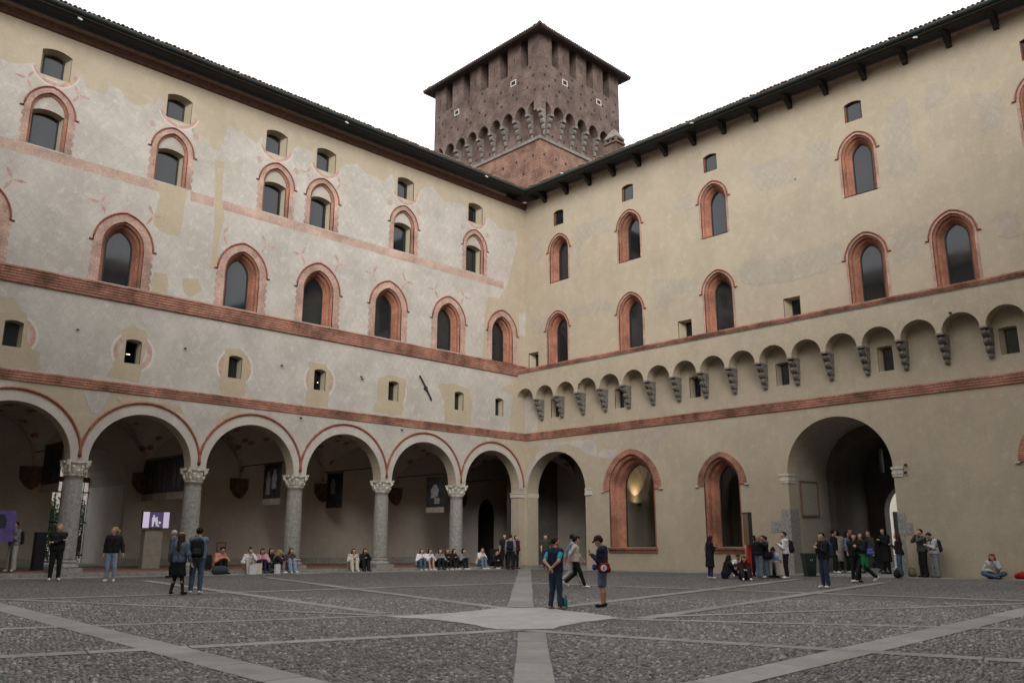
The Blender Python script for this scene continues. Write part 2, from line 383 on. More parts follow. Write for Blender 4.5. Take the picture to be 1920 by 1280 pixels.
# pale painted plaster coat over the ochre wall, ragged along the top
bnd = [(-120,90),(0,111),(30,120),(60,128)]
px = [(153,141),(162,164),(194,178),(206,162),(225,167),(241,191),(259,198),(294,194),(300,180),'A2',(359,237),(366,253),(390,259),(398,280),(412,282),(428,234),(450,246),(480,270),'A3',(557,273),(575,279),'A4',(640,310),(669,307),(685,323),(705,333),(720,339),(735,325),'A5',(788,355),(810,349),(832,377),(864,381),'A6',(916,406),(941,432),(966,432),(970,457),(962,490),(952,531),(935,560),(915,556),(908,600),(905,655)]
zone = [(34., 11.05), (34., 19.3), (31.4, 19.2), (31.2, 18.72), (29.9, 18.72), (29.8, 19.1), (28.5, 19.0)]+[lw(x, y) for x, y in bnd[1:3]]
zone += [(26.45, 19.1), (26.4, 18.7), (25.0, 18.7), (24.95, 19.1)]
An = {'A2': 20.87, 'A3': 16.3, 'A4': 13.65, 'A5': 8.85, 'A6': 3.95}
for p in px:
    if isinstance(p, str):
        s_ = An[p]; zone += [(s_+.72, 19.5), (s_+.68, 18.71), (s_-.60, 18.71), (s_-.66, 19.0)]
    else: zone.append(lw(*p))
zone += [(3.35, 11.05)]
zr = rough_poly(zone, .22, .035, 3)
zr = [(a, max(z, 11.04)) for a, z in zr]
def inside(h, poly):
    x, y = h; c = False; j = len(poly)-1
    for i in range(len(poly)):
        xi, yi = poly[i]; xj, yj = poly[j]
        if (yi > y) != (yj > y) and x < (xj-xi)*(y-yi)/(yj-yi)+xi: c = not c
        j = i
    return c
mb = MB(); mb.slab(LF, zr, [h for h in Lholes if all(inside(p, zr) for p in h)], -.005, 0, back=False); mb.build('painted_plaster', M['gray'], left)
mid = rough_poly([(34, 7.2), (34, 10.6), (1.2, 10.6), (1.1, 10.0), (1.9, 9.6), (1.0, 9.3), (1.3, 7.2)], .3, .02, 4)
mb = MB(); mb.slab(LF, mid, [h for h in Dholes if all(inside(p, mid) for p in h)], -.005, 0, back=False); mb.build('painted_plaster', M['gray'], left)
# spandrel coat: follows the arches
def spandrel(k, seed):
    s0, R0 = arches[k]; s1, R1 = arches[k+1]; up = 7.0
    a = [(s0+R0*math.cos(math.radians(t)), ZCAP+R0*math.sin(math.radians(t))) for t in range(90, 2, -6)]
    b = [(s1-R1*math.cos(math.radians(t)), ZCAP+R1*math.sin(math.radians(t))) for t in range(2, 91, 6)]
    return a+b+[(s1, up), (s0, up)]
for k in (0, 1, 2, 3, 5, 6):
    mb = MB(); mb.slab(LF, spandrel(k, k), (), -.005, 0, back=False); mb.build('painted_plaster', M['gray'], left)
# ochre repairs on the pale coat
def zp(z, o, pts): return [lw(o[0]+x/z, o[1]+y/z) for x, y in pts]
o1, o7, o8 = (0, 0), (0, 360), (480, 440)
repairs = [zp(3.2, o1, [(940,1090),(1130,1135),(1110,1200),(1100,1300),(1080,1400),(1085,1405),(1050,1415),(960,1385),(920,1345),(930,1280),(960,1180)]),
  zp(3.2, o1, [(1290,960),(1345,970),(1330,1200),(1350,1300),(1310,1450),(1300,1600),(1260,1610),(1285,1400),(1290,1200)]),
  zp(3.2, o7, [(930,480),(1000,490),(1010,560),(1000,612),(900,600),(905,540)]),
  zp(3.2, o7, [(1095,520),(1190,520),(1210,590),(1150,625),(1100,600)]),
  [lw(a, b) for a, b in [(905,700),(920,660)]] and None]
repairs = [r for r in repairs if r]
around = [zp(3.2, o7, [(-60,625),(80,635),(120,700),(165,740),(165,930),(240,965),(235,1066),(-80,1030)]),
  zp(3.2, o7, [(725,830),(800,800),(890,850),(880,900),(850,1070),(830,1140),(640,1105),(690,1010),(740,930)]),
  zp(3.2, o7, [(1350,940),(1440,940),(1490,985),(1480,1100),(1465,1226),(1320,1208),(1315,1120),(1350,1000)]),
  zp(3.048, o8, [(305,725),(400,740),(425,800),(410,985),(280,968),(290,900)]),
  zp(3.048, o8, [(700,815),(780,800),(860,830),(840,960),(835,1035),(660,1010),(690,950)]),
  zp(3.048, o8, [(1040,850),(1130,850),(1215,880),(1235,960),(1225,1085),(1080,1068),(1075,960)])]
span_rep = [zp(3.3675, (320, 720), [(390,160),(640,200),(600,215),(480,205),(380,240),(285,275),(300,220)]),
  zp(3.2, (0, 700), [(700,150),(1080,185),(1105,250),(1000,195),(870,170),(740,185)])]
for i, p in enumerate(repairs+span_rep):
    mb = MB(); mb.slab(LF, rough_poly(p, .12, .02, i), (), -.0085-i*.0007, 0, back=False); mb.build('plaster_repair', M['ochre2'], left)
# painted rings behind the small windows, then their repairs
for i, s_ in enumerate(Ds[2:7]):
    mb = MB(); ring_arc(mb, LF, s_, 8.55, .55, .74, 0, 360, -.0075); mb.build('painted_ring', M['ring'], left)
    mb = MB(); ring_arc(mb, LF, s_, 8.55, .74, .84, 0, 360, -.0075); mb.build('painted_ring', M['white'], left)
for i, p in enumerate(around):
    r_ = rough_poly(p, .12, .02, i+30); hs_ = [h for h in Dholes if all(inside(q, r_) for q in h)]
    mb = MB(); mb.slab(LF, r_, hs_, -.011, 0, back=False); mb.build('plaster_repair', M['ochre2'], left)
gray_bit = [zp(3.2, (0, 700), [(495,105),(660,112),(640,170),(600,240),(545,238),(520,170)]), zp(3.048, o8, [(1230,945),(1290,950),(1270,1050),(1250,1090),(1230,1085)]), zp(3.048, o8, [(1500,450),(1545,440),(1550,580),(1505,580)])]
for i, p in enumerate(gray_bit):
    mb = MB(); mb.slab(LF, rough_poly(p, .1, .02, i+60), (), -.008, 0, back=False); mb.build('painted_plaster', M['gray'], left)
for s_ in As[:7]:
    mb = MB(); ring_arc(mb, LF, s_, 19.3, .70, .84, 192 if s_ > 10 else 178, 340); mb.build('painted_ring', M['ring'], left)
    mb = MB(); ring_arc(mb, LF, s_, 19.3, .84, .9, 192 if s_ > 10 else 178, 340); mb.build('painted_ring', M['white'], left)
for i, s_ in enumerate(Cs[1:8]):
    for sg in (1, -1):
        mb = MB()
        for an in (118, 0, 242): leaf(mb, LF, s_+sg*1.02, 14.32, math.radians(an if sg > 0 else 180-an), .48, .075)
        mb.build('painted_palmette', M['ring'], left)
for i, s_ in enumerate(Bs[:7]):
    for sg in (1, -1):
        mb = MB()
        if i in (2, 5):
            for an in (118, 0, 242): leaf(mb, LF, s_+sg*.92, 18.42, math.radians(an if sg > 0 else 180-an), .40, .065)
            mb.build('painted_palmette', M['ring'], left)
        else:
            ring_arc(mb, LF, s_+sg*.92, 18.3, .10, .14, 0, 360, n=14)
            for an in range(0, 360, 60): leaf(mb, LF, s_+sg*.92, 18.3, math.radians(an), .1, .022)
            mb.build('painted_rosette', M['ring'], left)
# painted brick band under the second-floor windows
for a0, a1 in ((34, 20.95), (20.05, 19.0), (18.75, 1.75)):
    mb = MB(); mb.slab(LF, rough_poly([(a0, 15.42), (a0, 15.83), (a1, 15.83), (a1, 15.42)], .5, .01, 9), (), -.007, 0, back=False); mb.build('painted_band', M['pink'], left)
mb = MB(); mb.sweep(LF, cornice_profile(10.49, 11.09, .19, 6), .0, LEN, 24); mb.build('cornice', M['red'], left)
mb = MB(); mb.sweep(LF, cornice_profile(6.89, 7.27, .10, 4), .0, LEN, 24); mb.build('string_course', M['red'], left)
for s_, R_ in arches:
    mb = MB(); a = semicircle(s_, R_, ZCAP, 32); b = semicircle(s_, R_+.30, ZCAP, 32)
    mb.slab(LF, b+a[::-1], (), -.03, .0, back=False); ring = mb.build('archivolt', M['arch'], left)
    mb = MB(); mb.tube([LF(x, z, -.03) for x, z in semicircle(s_, R_+.335, ZCAP+.12, 32)], .048, 6); mb.build('moulding', M['reddark'], ring, True)
# columns
def capital_mesh(mb, w=.41, h=.58):
    mb.lathe([(.335, 0), (.36, .03), (.335, .06), (.33, .10), (.34, .25), (.38, .40), (.44, .47)], n=20)
    P = []                                                   # concave-sided abacus
    for q in range(4):
        for t in (-1, -.5, 0, .5, 1):
            x, y = t*w, w-.10*(1-t*t); c, s2 = math.cos(q*math.pi/2), math.sin(q*math.pi/2); P.append((x*c-y*s2, x*s2+y*c))
    n = len(P); mb.add([(x, y, .49) for x, y in P]+[(x*1.04, y*1.04, .58) for x, y in P], [(i, (i+1) % n, n+(i+1) % n, n+i) for i in range(n)]+[tuple(range(n))[::-1], tuple(range(n, 2*n))])
    for q in range(4):                                       # corner volutes and centre flowers
        a = math.pi/4+q*math.pi/2; c = Vector((math.cos(a), math.sin(a), 0)); t = Vector((-c.y, c.x, 0))
        mb.tube([c*.475+t*-.05+Vector((0,0,.42)), c*.475+t*.05+Vector((0,0,.42))], .075, 10)
        mb.tube([c*.36+Vector((0,0,.18)), c*.44+Vector((0,0,.33)), c*.47+Vector((0,0,.42))], [.05,.055,.05], 6)
        b = Vector((math.cos(a+math.pi/4), math.sin(a+math.pi/4), 0))
        mb.tube([b*.36+Vector((0,0,.50)), b*.42+Vector((0,0,.50))], .06, 8)
    for ring_, (z0, z1, k) in enumerate(((.06, .24, 8), (.12, .38, 8))):
        for q in range(k):
            a = (q+ring_*.5)*2*math.pi/k; c = Vector((math.cos(a), math.sin(a), 0))
            mb.tube([c*.335+Vector((0,0,z0)), c*.36+Vector((0,0,(z0+z1)/2)), c*.41+Vector((0,0,z1-.03)), c*.44+Vector((0,0,z1-.07))], [.05,.075,.06,.03], 6)
FLOOR = .15
def arcade_column(s_):
    x, y = -s_, .31; g = ground(x, y)
    zf = FLOOR; zt = ZCAP-.58
    mb = MB(); n = 14
    mb.lathe([(.36, zf+.42), (.365, zf+.5)]+[(.36-.045*(k/n)**1.6, zf+.5+(zt-zf-.5)*k/n) for k in range(1, n)]+[(.32, zt-.03), (.345, zt-.02), (.345, zt)], (x, y, 0), 28)
    col = mb.build('column', M['stone'], left, True)
    mb = MB(); mb.box(x-.5, x+.5, y-.5, y+.5, zf-.01, zf+.16); mb.lathe([(.48, zf+.16), (.5, zf+.2), (.48, zf+.26), (.41, zf+.29), (.40, zf+.34), (.43, zf+.37), (.42, zf+.41), (.35, zf+.44)], (x, y, 0), 28)
    mb.build('base', M['stone'], col)
    mb = MB(); capital_mesh(mb); mb.v = [(p[0]+x, p[1]+y, p[2]+zt) for p in mb.v]; mb.build('capital', M['capital'], col)
for s_ in cols: arcade_column(s_)
# corner pier capital and pier
mb = MB(); mb.cbox(LF, -.04, .56, 3.95, 4.0, -.06, .68); mb.cbox(LF, -.02, .54, 3.75, 3.95, -.03, .65); mb.build('pier_capital', M['capital'], left)
# portico: floor, back wall, end wall, vaults
BACK = 5.6
mb = MB()
for k in range(46): mb.box(-k-1, -k, -.42, BACK, -.3, FLOOR)
M['tilefloor'] = brick('portico_floor_tiles', (.23,.125,.095), (.19,.105,.085), (.16,.12,.1), row=.2, length=.4, var=.25, bump=.002)
mb.build('portico_floor', M['tilefloor'], left)
mb = MB()
for k in range(23): mb.box(-k*2-1.99, -k*2-.01, -.52, -.425, -.3, FLOOR+.004)
mb.build('kerb_stone', M['stone'], left)
pas = [(22.35, -.2), (22.35, 3.7)]+[(20.87+1.48*math.cos(math.radians(t)), 3.7+1.48*math.sin(math.radians(t))) for t in range(0, 181, 15)]+[(19.39, -.2)]
bo = [(-5.2, -.3), (-5.2, 7.4), (LEN, 7.4), (LEN, -.3)]
# the opening is cut from below by running the outline round it
bo = [(-5.2, -.3), (-5.2, 7.4), (LEN, 7.4), (LEN, -.3)]+[(22.35, -.3)]+pas[1:-1]+[(19.39, -.3)]+[(-1.55, -.3), (-1.55, 2.9)]+[(-2.37+.82*math.cos(math.radians(t)), 2.9+1.05*math.sin(math.radians(t))) for t in range(0, 181, 20)]+[(-3.19, -.3)]
mb = MB(); mb.slab(LF, bo, (), BACK, BACK+.35); mb.build('portico_wall', M['inner'], left)
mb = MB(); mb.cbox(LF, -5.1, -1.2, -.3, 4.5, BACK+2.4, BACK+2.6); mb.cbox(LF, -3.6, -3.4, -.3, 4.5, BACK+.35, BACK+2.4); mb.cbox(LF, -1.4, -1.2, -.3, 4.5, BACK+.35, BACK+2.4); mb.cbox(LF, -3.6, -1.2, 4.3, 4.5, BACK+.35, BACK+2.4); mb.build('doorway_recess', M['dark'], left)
mb = MB(); mb.cbox(LF, -.9, 19.3, FLOOR, FLOOR+.32, BACK-.03, BACK-.001); mb.cbox(LF, 22.5, LEN, FLOOR, FLOOR+.32, BACK-.03, BACK-.001); mb.build('skirting', M['stone'], left)
mb = MB(); mb.cbox(LF, LEN, LEN+.3, -.3, 21, 0, BACK+.3); mb.cbox(LF, 0, LEN, 10, 10.2, .62, BACK); mb.build('end_wall', M['inner'], left)
# passage through the back of the portico
PD = 10.6
for s0, s1 in ((19.05, 19.39), (22.35, 22.7)):
    mb = MB(); mb.cbox(LF, s0, s1, -.3, 5.3, BACK+.352, PD); mb.build('passage_wall', M['white'], left)
mb = MB(); mb.loft(LF, [(pas[1:-1], BACK+.352), (pas[1:-1], PD)]); mb.build('passage_vault', M['inner'], left)
mb = MB(); mb.cbox(LF, 19.05, 22.7, -.3, FLOOR-.004, BACK, PD+.4); mb.build('passage_floor', M['stone'], left)
def vault_cell(s0, s1, y0, y1, n=20):
    mb = MB(); vs = []; H = 2.25
    for i in range(n+1):
        for j in range(n+1):
            u, v = 2*i/n-1, 2*j/n-1
            hx = math.sqrt(max(0, 1-u*u)); hy = math.sqrt(max(0, 1-v*v))
            vs.append(LF(s0+(s1-s0)*i/n, ZCAP+.02+H*max(hx, hy), y0+(y1-y0)*j/n))
    fs = [(i*(n+1)+j, (i+1)*(n+1)+j, (i+1)*(n+1)+j+1, i*(n+1)+j+1) for i in range(n) for j in range(n)]
    mb.add(vs, fs); return mb
t = NT('painted_vault'); vo = t.n('TexVoronoi'); vo.inputs['Scale'].default_value = 1.5; t.l(t.pos, vo.inputs['Vector'])
sp = t.ramp(t.math('ADD', vo.outputs['Distance'], t.math('MULTIPLY', t.noise(9, 4), .35)), .40, .47, 1, 0)
base_ = t.mix(t.ramp(t.noise(.9, 6), .35, .65), (.40,.345,.29,1), (.33,.28,.235,1)); M['vault'] = t.done(t.mix(t.math('MULTIPLY', sp, .85), base_, (.20,.055,.045,1)), .9, .1)
supv = [-.1]+cols+[45.9]
for k in range(len(supv)-1): vault_cell(supv[k], supv[k+1], .6, BACK).build('vault', M['vault'], left)
vault_cell(-5.2, -.1, .6, BACK).build('vault', M['vault'], left)
mb = MB(); mb.cbox(LF, -5.2, -5.0, -.3, 7, 0, BACK); mb.build('end_wall', M['inner'], left)
# wall corbels carrying the vault at the back, painted shields
M['shield'] = plain('painted_shield', (.10,.058,.036), .9, .4, 4)
for s_ in cols+[-.1]:
    mb = MB(); P = [(-.5, 4.25), (.5, 4.25), (.48, 3.75), (.22, 3.42), (0, 3.3), (-.22, 3.42), (-.48, 3.75)]
    mb.loft(LF, [([(s_+a*.55, z) for a, z in P], BACK-.30), ([(s_+a*.95, z) for a, z in P], BACK-.06), ([(s_+a, z) for a, z in P], BACK-.001)], True)
    mb.slab(LF, [(s_+a*.55, z) for a, z in P], (), BACK-.30, BACK-.2, back=False, sides=False); mb.build('vault_corbel', M['shield'], left)
    mb = MB(); mb.tube([LF(s_, 4.85, .6), LF(s_, 4.85, BACK)], .028, 6); mb.build('tie_rod', M['frame'], left)
# two small vent covers low on the back wall
for a0 in (14.55, 15.7):
    mb = MB(); mb.slab(LF, [(a0, .75), (a0, 1.2), (a0+.45, 1.2), (a0+.45, .75)], [[(a0+.03, .78), (a0+.03, 1.17), (a0+.42, 1.17), (a0+.42, .78)]], BACK-.02, BACK-.001, back=False); mb.build('vent_cover', M['frame'], left)
# wall ironwork: sundial rod and small pegs
mb = MB(); a = lw(786, 704); b = lw(808, 750); mb.tube([LF(*a, -.05), LF((a[0]+b[0])/2, (a[1]+b[1])/2, -.08), LF(*b, -.05)], .045, 6); c_ = lw(797, 728); mb.tube([LF(*c_, -.10), LF(*c_, 0)], .1, 8); mb.build('iron_rod', M['frame'], left)
for q in ((145,619), (346,654), (676,707), (678,711), (527,686), (563,784), (752,806)):
    mb = MB(); c_ = lw(*q); mb.tube([LF(*c_, -.14), LF(c_[0], c_[1]+.03, 0)], .035, 6); mb.build('iron_peg', M['frame'], left)
# eave: coved cornice, soffit, gutter, tiles
def eaves(fr, wing, length, cove, start=0):
    mb = MB()
    if cove: mb.sweep(fr, [(0, 20.66), (-.08, 20.70), (-.11, 20.78), (-.17, 20.86), (-.20, 20.94), (0, 21.0)], start, length, 20); mb.build('cove', M['cove'], wing)
    mb = MB(); mb.sweep(fr, [(.3, 21.62), (.3, 21.42), (-.98, 21.06), (-1.08, 21.10), (-1.08, 21.26)], start-1.0, length, 20); mb.build('soffit', M['wood'], wing)
    mb = MB(); P = [(-1.06+.10*math.cos(math.radians(t_)), 21.27+.10*math.sin(math.radians(t_))) for t_ in range(150, 391, 30)]
    mb.sweep(fr, [(d-.06, z) for d, z in P], start-1.05, length, 1); mb.build('gutter', M['gutter'], wing)
    mb = MB(); mb.sweep(fr, [(-1.08, 21.36), (-1.08, 21.28), (.3, 21.64), (5.6, 23.9), (11.2, 21.3), (11.2, 21.4), (5.6, 24.02)], start-1.0, length, 1)
    roof = mb.build('roof', M['tile'], wing)
    mb = MB(); n = int((length+1)/.175)
    for k in range(n):
        a0 = start-1.0+k*.175+random.uniform(-.02, .02); z0 = 21.37+random.uniform(-.02, .015); d0 = -1.17+random.uniform(-.03, .03)
        ring_ = lambda d, z, r: [fr(a0+r*math.cos(math.radians(q)), z+r*math.sin(math.radians(q)), d) for q in range(0, 181, 30)]
        A, B = ring_(d0, z0, .08), ring_(d0+.6, z0+.20, .07)
        mb.add(A+B, [(i, i+1, 8+i, 7+i) for i in range(6)])
        A2 = ring_(d0, z0, .05); mb.add(A+A2, [(i, i+1, 8+i, 7+i) for i in range(6)])
    mb.build('eave_tiles', M['tile'], roof, kind='stuff')
eaves(LF, left, LEN, True)
# ================================================================ RIGHT WING (gate)
right = thing('gate_wing', 'ochre palace wing with corbelled gallery, gateway arch and terracotta windows, right of the corner', 'building')
Rh = []
for s_ in (2.72, 7.72, 12.82, 19.9, 26.75, 31.8, 37.): Rh.append(pointed_window(RF, right, s_, 15.7, 18.47, .80, .70, .17, .42, .5, False))
for s_ in (2.55, 7.65, 12.83, 19.85, 23.2, 29., 34.5): Rh.append(pointed_window(RF, right, s_, 10.88, 13.95, .86, .76, .18, .46, .5, False))
for s_ in (2.72, 7.7, 12.78, 19.9, 26.7, 31.8): Rh.append(small_window(RF, right, s_, .37, 19.02, 19.92, .34, .14, .09, M['reddark']))
for s_ in (.68, 10.9, 16.45, 27.2): Rh.append(small_window(RF, right, s_, .385, 10.80, 11.86, .29, .42, 0, M['ochre2'], .09))
for s_ in (2.3, 6.78, 11.3, 15.77, 20.2, 24.62, 29.1): Rh.append(small_window(RF, right, s_, .30, 8.0, 9.02, .235, .3, .03, M['ochre2'], .05))
def ground_window(s_, za, a_out, a_in, ga, wing=right):
    c = .27; zb = 1.1; R = a_in+c; zs = za-.42-math.sqrt(R*R-c*c)
    inner = pointed(s_, a_in, zb, zs, c, 12)
    mb = MB(); oo = pointed(s_, a_out, zs-.12, zs-.12, c, 12)[1:-1]; ii = pointed(s_, a_in, zs-.12, zs, c, 12)
    mb.slab(RF, oo+ii[::-1], (), -.05, 0, back=False); win = mb.build('window', M['red'], wing)
    mb = MB(); mb.cbox(RF, s_-a_out-.1, s_-a_out+.08, zs-.16, zs-.1, -.09, 0); mb.build('hood_stop', M['capital'], win); mb = MB(); mb.cbox(RF, s_+a_out-.08, s_+a_out+.1, zs-.16, zs-.1, -.09, 0); mb.build('hood_stop', M['capital'], win)
    def o(a): return pointed(s_, a, zb, zs, c, 12)
    st = a_in-ga
    mb = MB(); mb.loft(RF, [(o(a_in), -.02), (o(a_in), .06), (o(a_in-st*.35), .12), (o(a_in-st*.4), .32), (o(a_in-st*.75), .38), (o(ga), .72), (o(ga), .78)]); mb.build('reveal', M['reduv'], win)
    mb = MB(); gl = o(ga); mb.slab(RF, gl, [[(s_+(x-s_)*.94, zb+(z-zb)*.985+.03) for x, z in gl]], .70, .75, back=False); mb.build('frame', M['frame'], win)
    mb = MB(); mb.slab(RF, gl, (), .73, .74, back=False, sides=False); mb.build('pane', M['clearglass'], win)
    mb = MB(); mb.sweep(RF, [(.0, zb-.26), (-.06, zb-.25), (-.08, zb-.14), (-.16, zb-.10), (-.18, zb-.01), (.78, zb+.005), (.78, zb-.2)], s_-a_in-.06, s_+a_in+.06); mb.build('sill', M['red'], win)
    return inner
W1 = ground_window(7.37, 6.05, 1.78, 1.40, .93); W2 = ground_window(12.45, 5.55, 1.26, .92, .56); W3 = ground_window(25.9, 6.0, 1.5, 1.15, .75)
GZ, GR, GS = 4.2, 2.2, 17.86
gate = [(GS-GR, -.3)]+semicircle(GS, GR, GZ, 28)+[(GS+GR, -.3)]
CR, CSp = 2.13, 2.24
corner = [(CSp-CR, -.3)]+semicircle(CSp, CR, 4.0, 28)+[(CSp+CR, -.3)]
routl = [(0, -.3)]+corner+gate+[(LEN, -.3), (LEN, 21.1), (0, 21.1)]
mb = MB(); mb.slab(RF, routl, Rh+[W1, W2, W3], 0, .9); mb.build('wall', M['ochre'], right)
# gallery carried on corbels
SP, S0 = 1.51, 1.36; NA = 30
low = []
for k in range(NA):
    c_ = S0-SP/2+k*SP; r_ = .655
    pts = [(c_-r_*math.cos(math.pi*q/14), 9.04+r_*1.03*math.sin(math.pi*q/14)) for q in range(15)]
    low += [p for p in pts if p[0] > -.02] if k == 0 else pts
low = [(max(a, 0), z) for a, z in low]
GD = -.66
gl = low+[(low[-1][0]+.1, 9.06), (low[-1][0]+.1, 10.66), (0, 10.66)]
mb = MB(); mb.slab(RF, gl, (), GD, 0, back=False); mb.build('gallery', M['ochre'], right)
mb = MB(); mb.sweep(RF, [(0, 10.60), (GD+.02, 10.60), (GD-.03, 10.63), (GD-.05, 10.70), (GD-.07, 10.73), (GD-.07, 10.80), (GD-.02, 10.83), (0, 10.87)], -.0, 45.2, 24); mb.build('string_course', M['red'], right)
mb = MB(); mb.sweep(RF, [(0, 10.555), (GD-.012, 10.555), (GD-.02, 10.598), (0, 10.598)], 0, 45.2, 24); mb.build('stone_fillet', M['corbel'], right)
def corbel(s_):
    mb = MB(); zt = 9.04; w_ = .135; q_ = random.Random(int(s_*100))
    mb.cbox(RF, s_-.15, s_+.15, zt-.07, zt, GD-.012, -.001); h = zt-.07
    for k, (hh, d, ww) in enumerate(((.30, .62, 1.05), (.28, .47, .98), (.27, .31, .84), (.20, .17, .62))):
        n = 7; P = []
        for q in range(n+1):
            a_ = math.pi*q/n; P.append((-d*(.74+.24*math.sin(a_)**.8-.14*q/n), h-hh*q/n))
        W_ = w_*ww
        for sg0, sg1, e in ((-1, -.4, q_.uniform(.78, .95)), (-.4, .45, q_.uniform(1., 1.1)), (.45, 1, q_.uniform(.78, .95))):
            mb.sweep(RF, [(0, h)]+[(x*e, z) for x, z in P]+[(0, h-hh)], s_+sg0*W_, s_+sg1*W_)
        h -= hh
    return mb.build('corbel', M['corbel'], right)
for k in range(NA-1): corbel(S0+k*SP)
mb = MB(); mb.sweep(RF, cornice_profile(6.88, 7.27, .12, 4), .0, 45.2, 24); mb.build('string_course', M['red'], right)
# faded diaper fragments
def zr_(z, o, pts): return [rw(o[0]+x/z, o[1]+y/z) for x, y in pts]
o5, o4, o6 = (1400, 0), (980, 300), (1400, 400)
frags = [zr_(3.048, o5, [(0,960),(110,930),(250,870),(290,960),(290,1020),(210,1060),(90,1095),(20,1060)]), zr_(3.048, o5, [(330,830),(480,790),(480,900),(465,1020),(370,1045),(360,930)]),
  zr_(3.048, o5, [(800,620),(910,535),(930,660),(945,820),(985,900),(980,990),(820,1020),(790,850),(785,740)]), zr_(3.048, o5, [(1020,500),(1150,455),(1165,530),(1060,620),(1020,640)]), zr_(3.048, o5, [(1280,545),(1450,515),(1470,720),(1350,760),(1330,620)]),
  zr_(3.048, o4, [(300,380),(500,320),(510,400),(400,440),(340,470),(330,620),(305,600)]), zr_(3.048, o4, [(850,235),(960,195),(975,280),(870,290)]), zr_(3.048, o4, [(740,680),(990,680),(1000,740),(860,780),(840,850),(760,850)]), zr_(3.048, o4, [(270,850),(520,790),(500,860),(300,900)]), zr_(3.048, o4, [(40,920),(140,890),(125,980),(60,1000)]), zr_(3.048, o4, [(60,480),(110,440),(110,560),(70,580)]), zr_(3.048, o4, [(1240,600),(1400,570),(1402,680),(1330,720),(1240,690)]),
  zr_(3.048, o6, [(0,285),(150,270),(380,200),(540,165),(560,250),(410,345),(290,380),(60,415),(0,385)]), zr_(3.048, o6, [(835,110),(1040,50),(1045,120),(970,160),(965,250),(850,270)]), zr_(3.048, o6, [(1410,10),(1560,-20),(1550,130),(1430,140)])]
for i, p in enumerate(frags):
    mb = MB(); mb.slab(RF, rough_poly(p, .10, .075, i+90), (), -.003-i*.0003, 0, back=False, sides=False); mb.build('painted_plaster', M['gray2'], right)
oc = (960, 700)
for i, p in enumerate([zr_(3.2, oc, [(190,415),(500,395),(512,500),(440,480),(390,440),(330,420),(280,430),(200,470)]), zr_(3.2, oc, [(515,480),(560,450),(640,460),(600,515),(520,505)]), zr_(3.2, oc, [(760,360),(960,312),(945,360),(885,400),(862,520),(800,460),(765,430)]), zr_(3.2, oc, [(75,115),(150,180),(155,358),(75,362)])]):
    mb = MB(); mb.slab(RF, rough_poly(p, .12, .03, i+130), (), -.005, 0, back=False); mb.build('painted_plaster', M['gray'] if i != 2 else M['gray2'], right)
mb = MB(); a = semicircle(CSp, CR, 4.0, 28)[1:16]; b = semicircle(CSp, CR+.34, 4.0, 28)[2:16]
a = [(max(x, .02), z) for x, z in a]; b = [(max(x, .02), z) for x, z in b]
mb.slab(RF, b+a[::-1], (), -.007, 0, back=False); mb.build('painted_plaster', M['gray'], right)
# corner passage
M['gloom'] = plaster('painted_shade_plaster', (.13,.115,.10), (.10,.09,.08), (.16,.14,.12))  # shade of the passage interiors is put into this plaster's dark colour
mb = MB(); mb.cbox(RF, .003, .113, 3.77, 3.985, .07, .95); mb.build('pier_capital', M['capital'], right); mb = MB(); mb.cbox(RF, 4.33, 4.85, 3.72, 3.78, -.05, .9); mb.cbox(RF, 4.36, 4.82, 3.78, 4.0, -.03, .88); mb.cbox(RF, 4.34, 4.84, 4.0, 4.05, -.05, .9); mb.build('pier_capital', M['capital'], right)
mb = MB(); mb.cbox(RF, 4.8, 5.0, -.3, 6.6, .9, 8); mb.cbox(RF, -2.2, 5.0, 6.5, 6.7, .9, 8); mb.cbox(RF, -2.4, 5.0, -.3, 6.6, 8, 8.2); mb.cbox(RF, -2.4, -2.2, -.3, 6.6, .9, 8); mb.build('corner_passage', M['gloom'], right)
mb = MB(); mb.cbox(RF, .12, 4.3, -.3, FLOOR, .0, 8); mb.build('passage_step', M['stone'], right)
# rooms behind the ground-floor windows
def room(s0, s1, z1, d1, mat):
    mb = MB(); mb.cbox(RF, s0, s1, .3, .4, .9, d1); mb.cbox(RF, s0-.1, s0, .3, z1, .9, d1); mb.cbox(RF, s1, s1+.1, .3, z1, .9, d1); mb.cbox(RF, s0, s1, z1, z1+.1, .9, d1); mb.cbox(RF, s0, s1, .4, z1, d1, d1+.1)
    mb.cbox(RF, s0, s1, 3.0, 3.12, d1-.12, d1); mb.build('room', mat, right)
room(5.1, 9.6, 6.5, 5, M['white']); room(9.8, 15.1, 6.5, 5, M['white']); room(23.8, 28, 6.6, 5, M['inner'])
# gateway: reveal capitals, quoins, barrel vault, rib, far arch
mb = MB()
for s0, s1 in ((GS-GR-.34, GS-GR+.04), (GS+GR-.04, GS+GR+.36)):
    mb = MB(); mb.cbox(RF, s0, s1, 3.78, 4.08, -.03, .5); mb.cbox(RF, s0-.03, s1+.03, 4.08, 4.17, -.06, .5); mb.cbox(RF, s0-.02, s1+.02, 3.88, 3.94, -.045, .5); mb.build('impost_capital', M['capital'], right)
q_ = random.Random(5)
for side, s0 in ((1, GS-GR), (-1, GS+GR)):
    z = 0.0; k = 0
    while z < 2.35:
        h = q_.uniform(.34, .5); wd = (.28, .95, .55)[k % 3]*q_.uniform(.7, 1.1) if side > 0 and z > 1.3 else q_.uniform(.18, .4)
        if side < 0: wd = q_.uniform(.25, .6) if z > 1.2 else .2
        mb = MB(); a0, a1 = (s0-wd, s0+.012) if side > 0 else (s0-.012, s0+wd)
        mb.cbox(RF, a0, a1, z+.01, z+h-.01, -.015, .75); mb.build('quoin_stone', M['stone'], right); z += h; k += 1
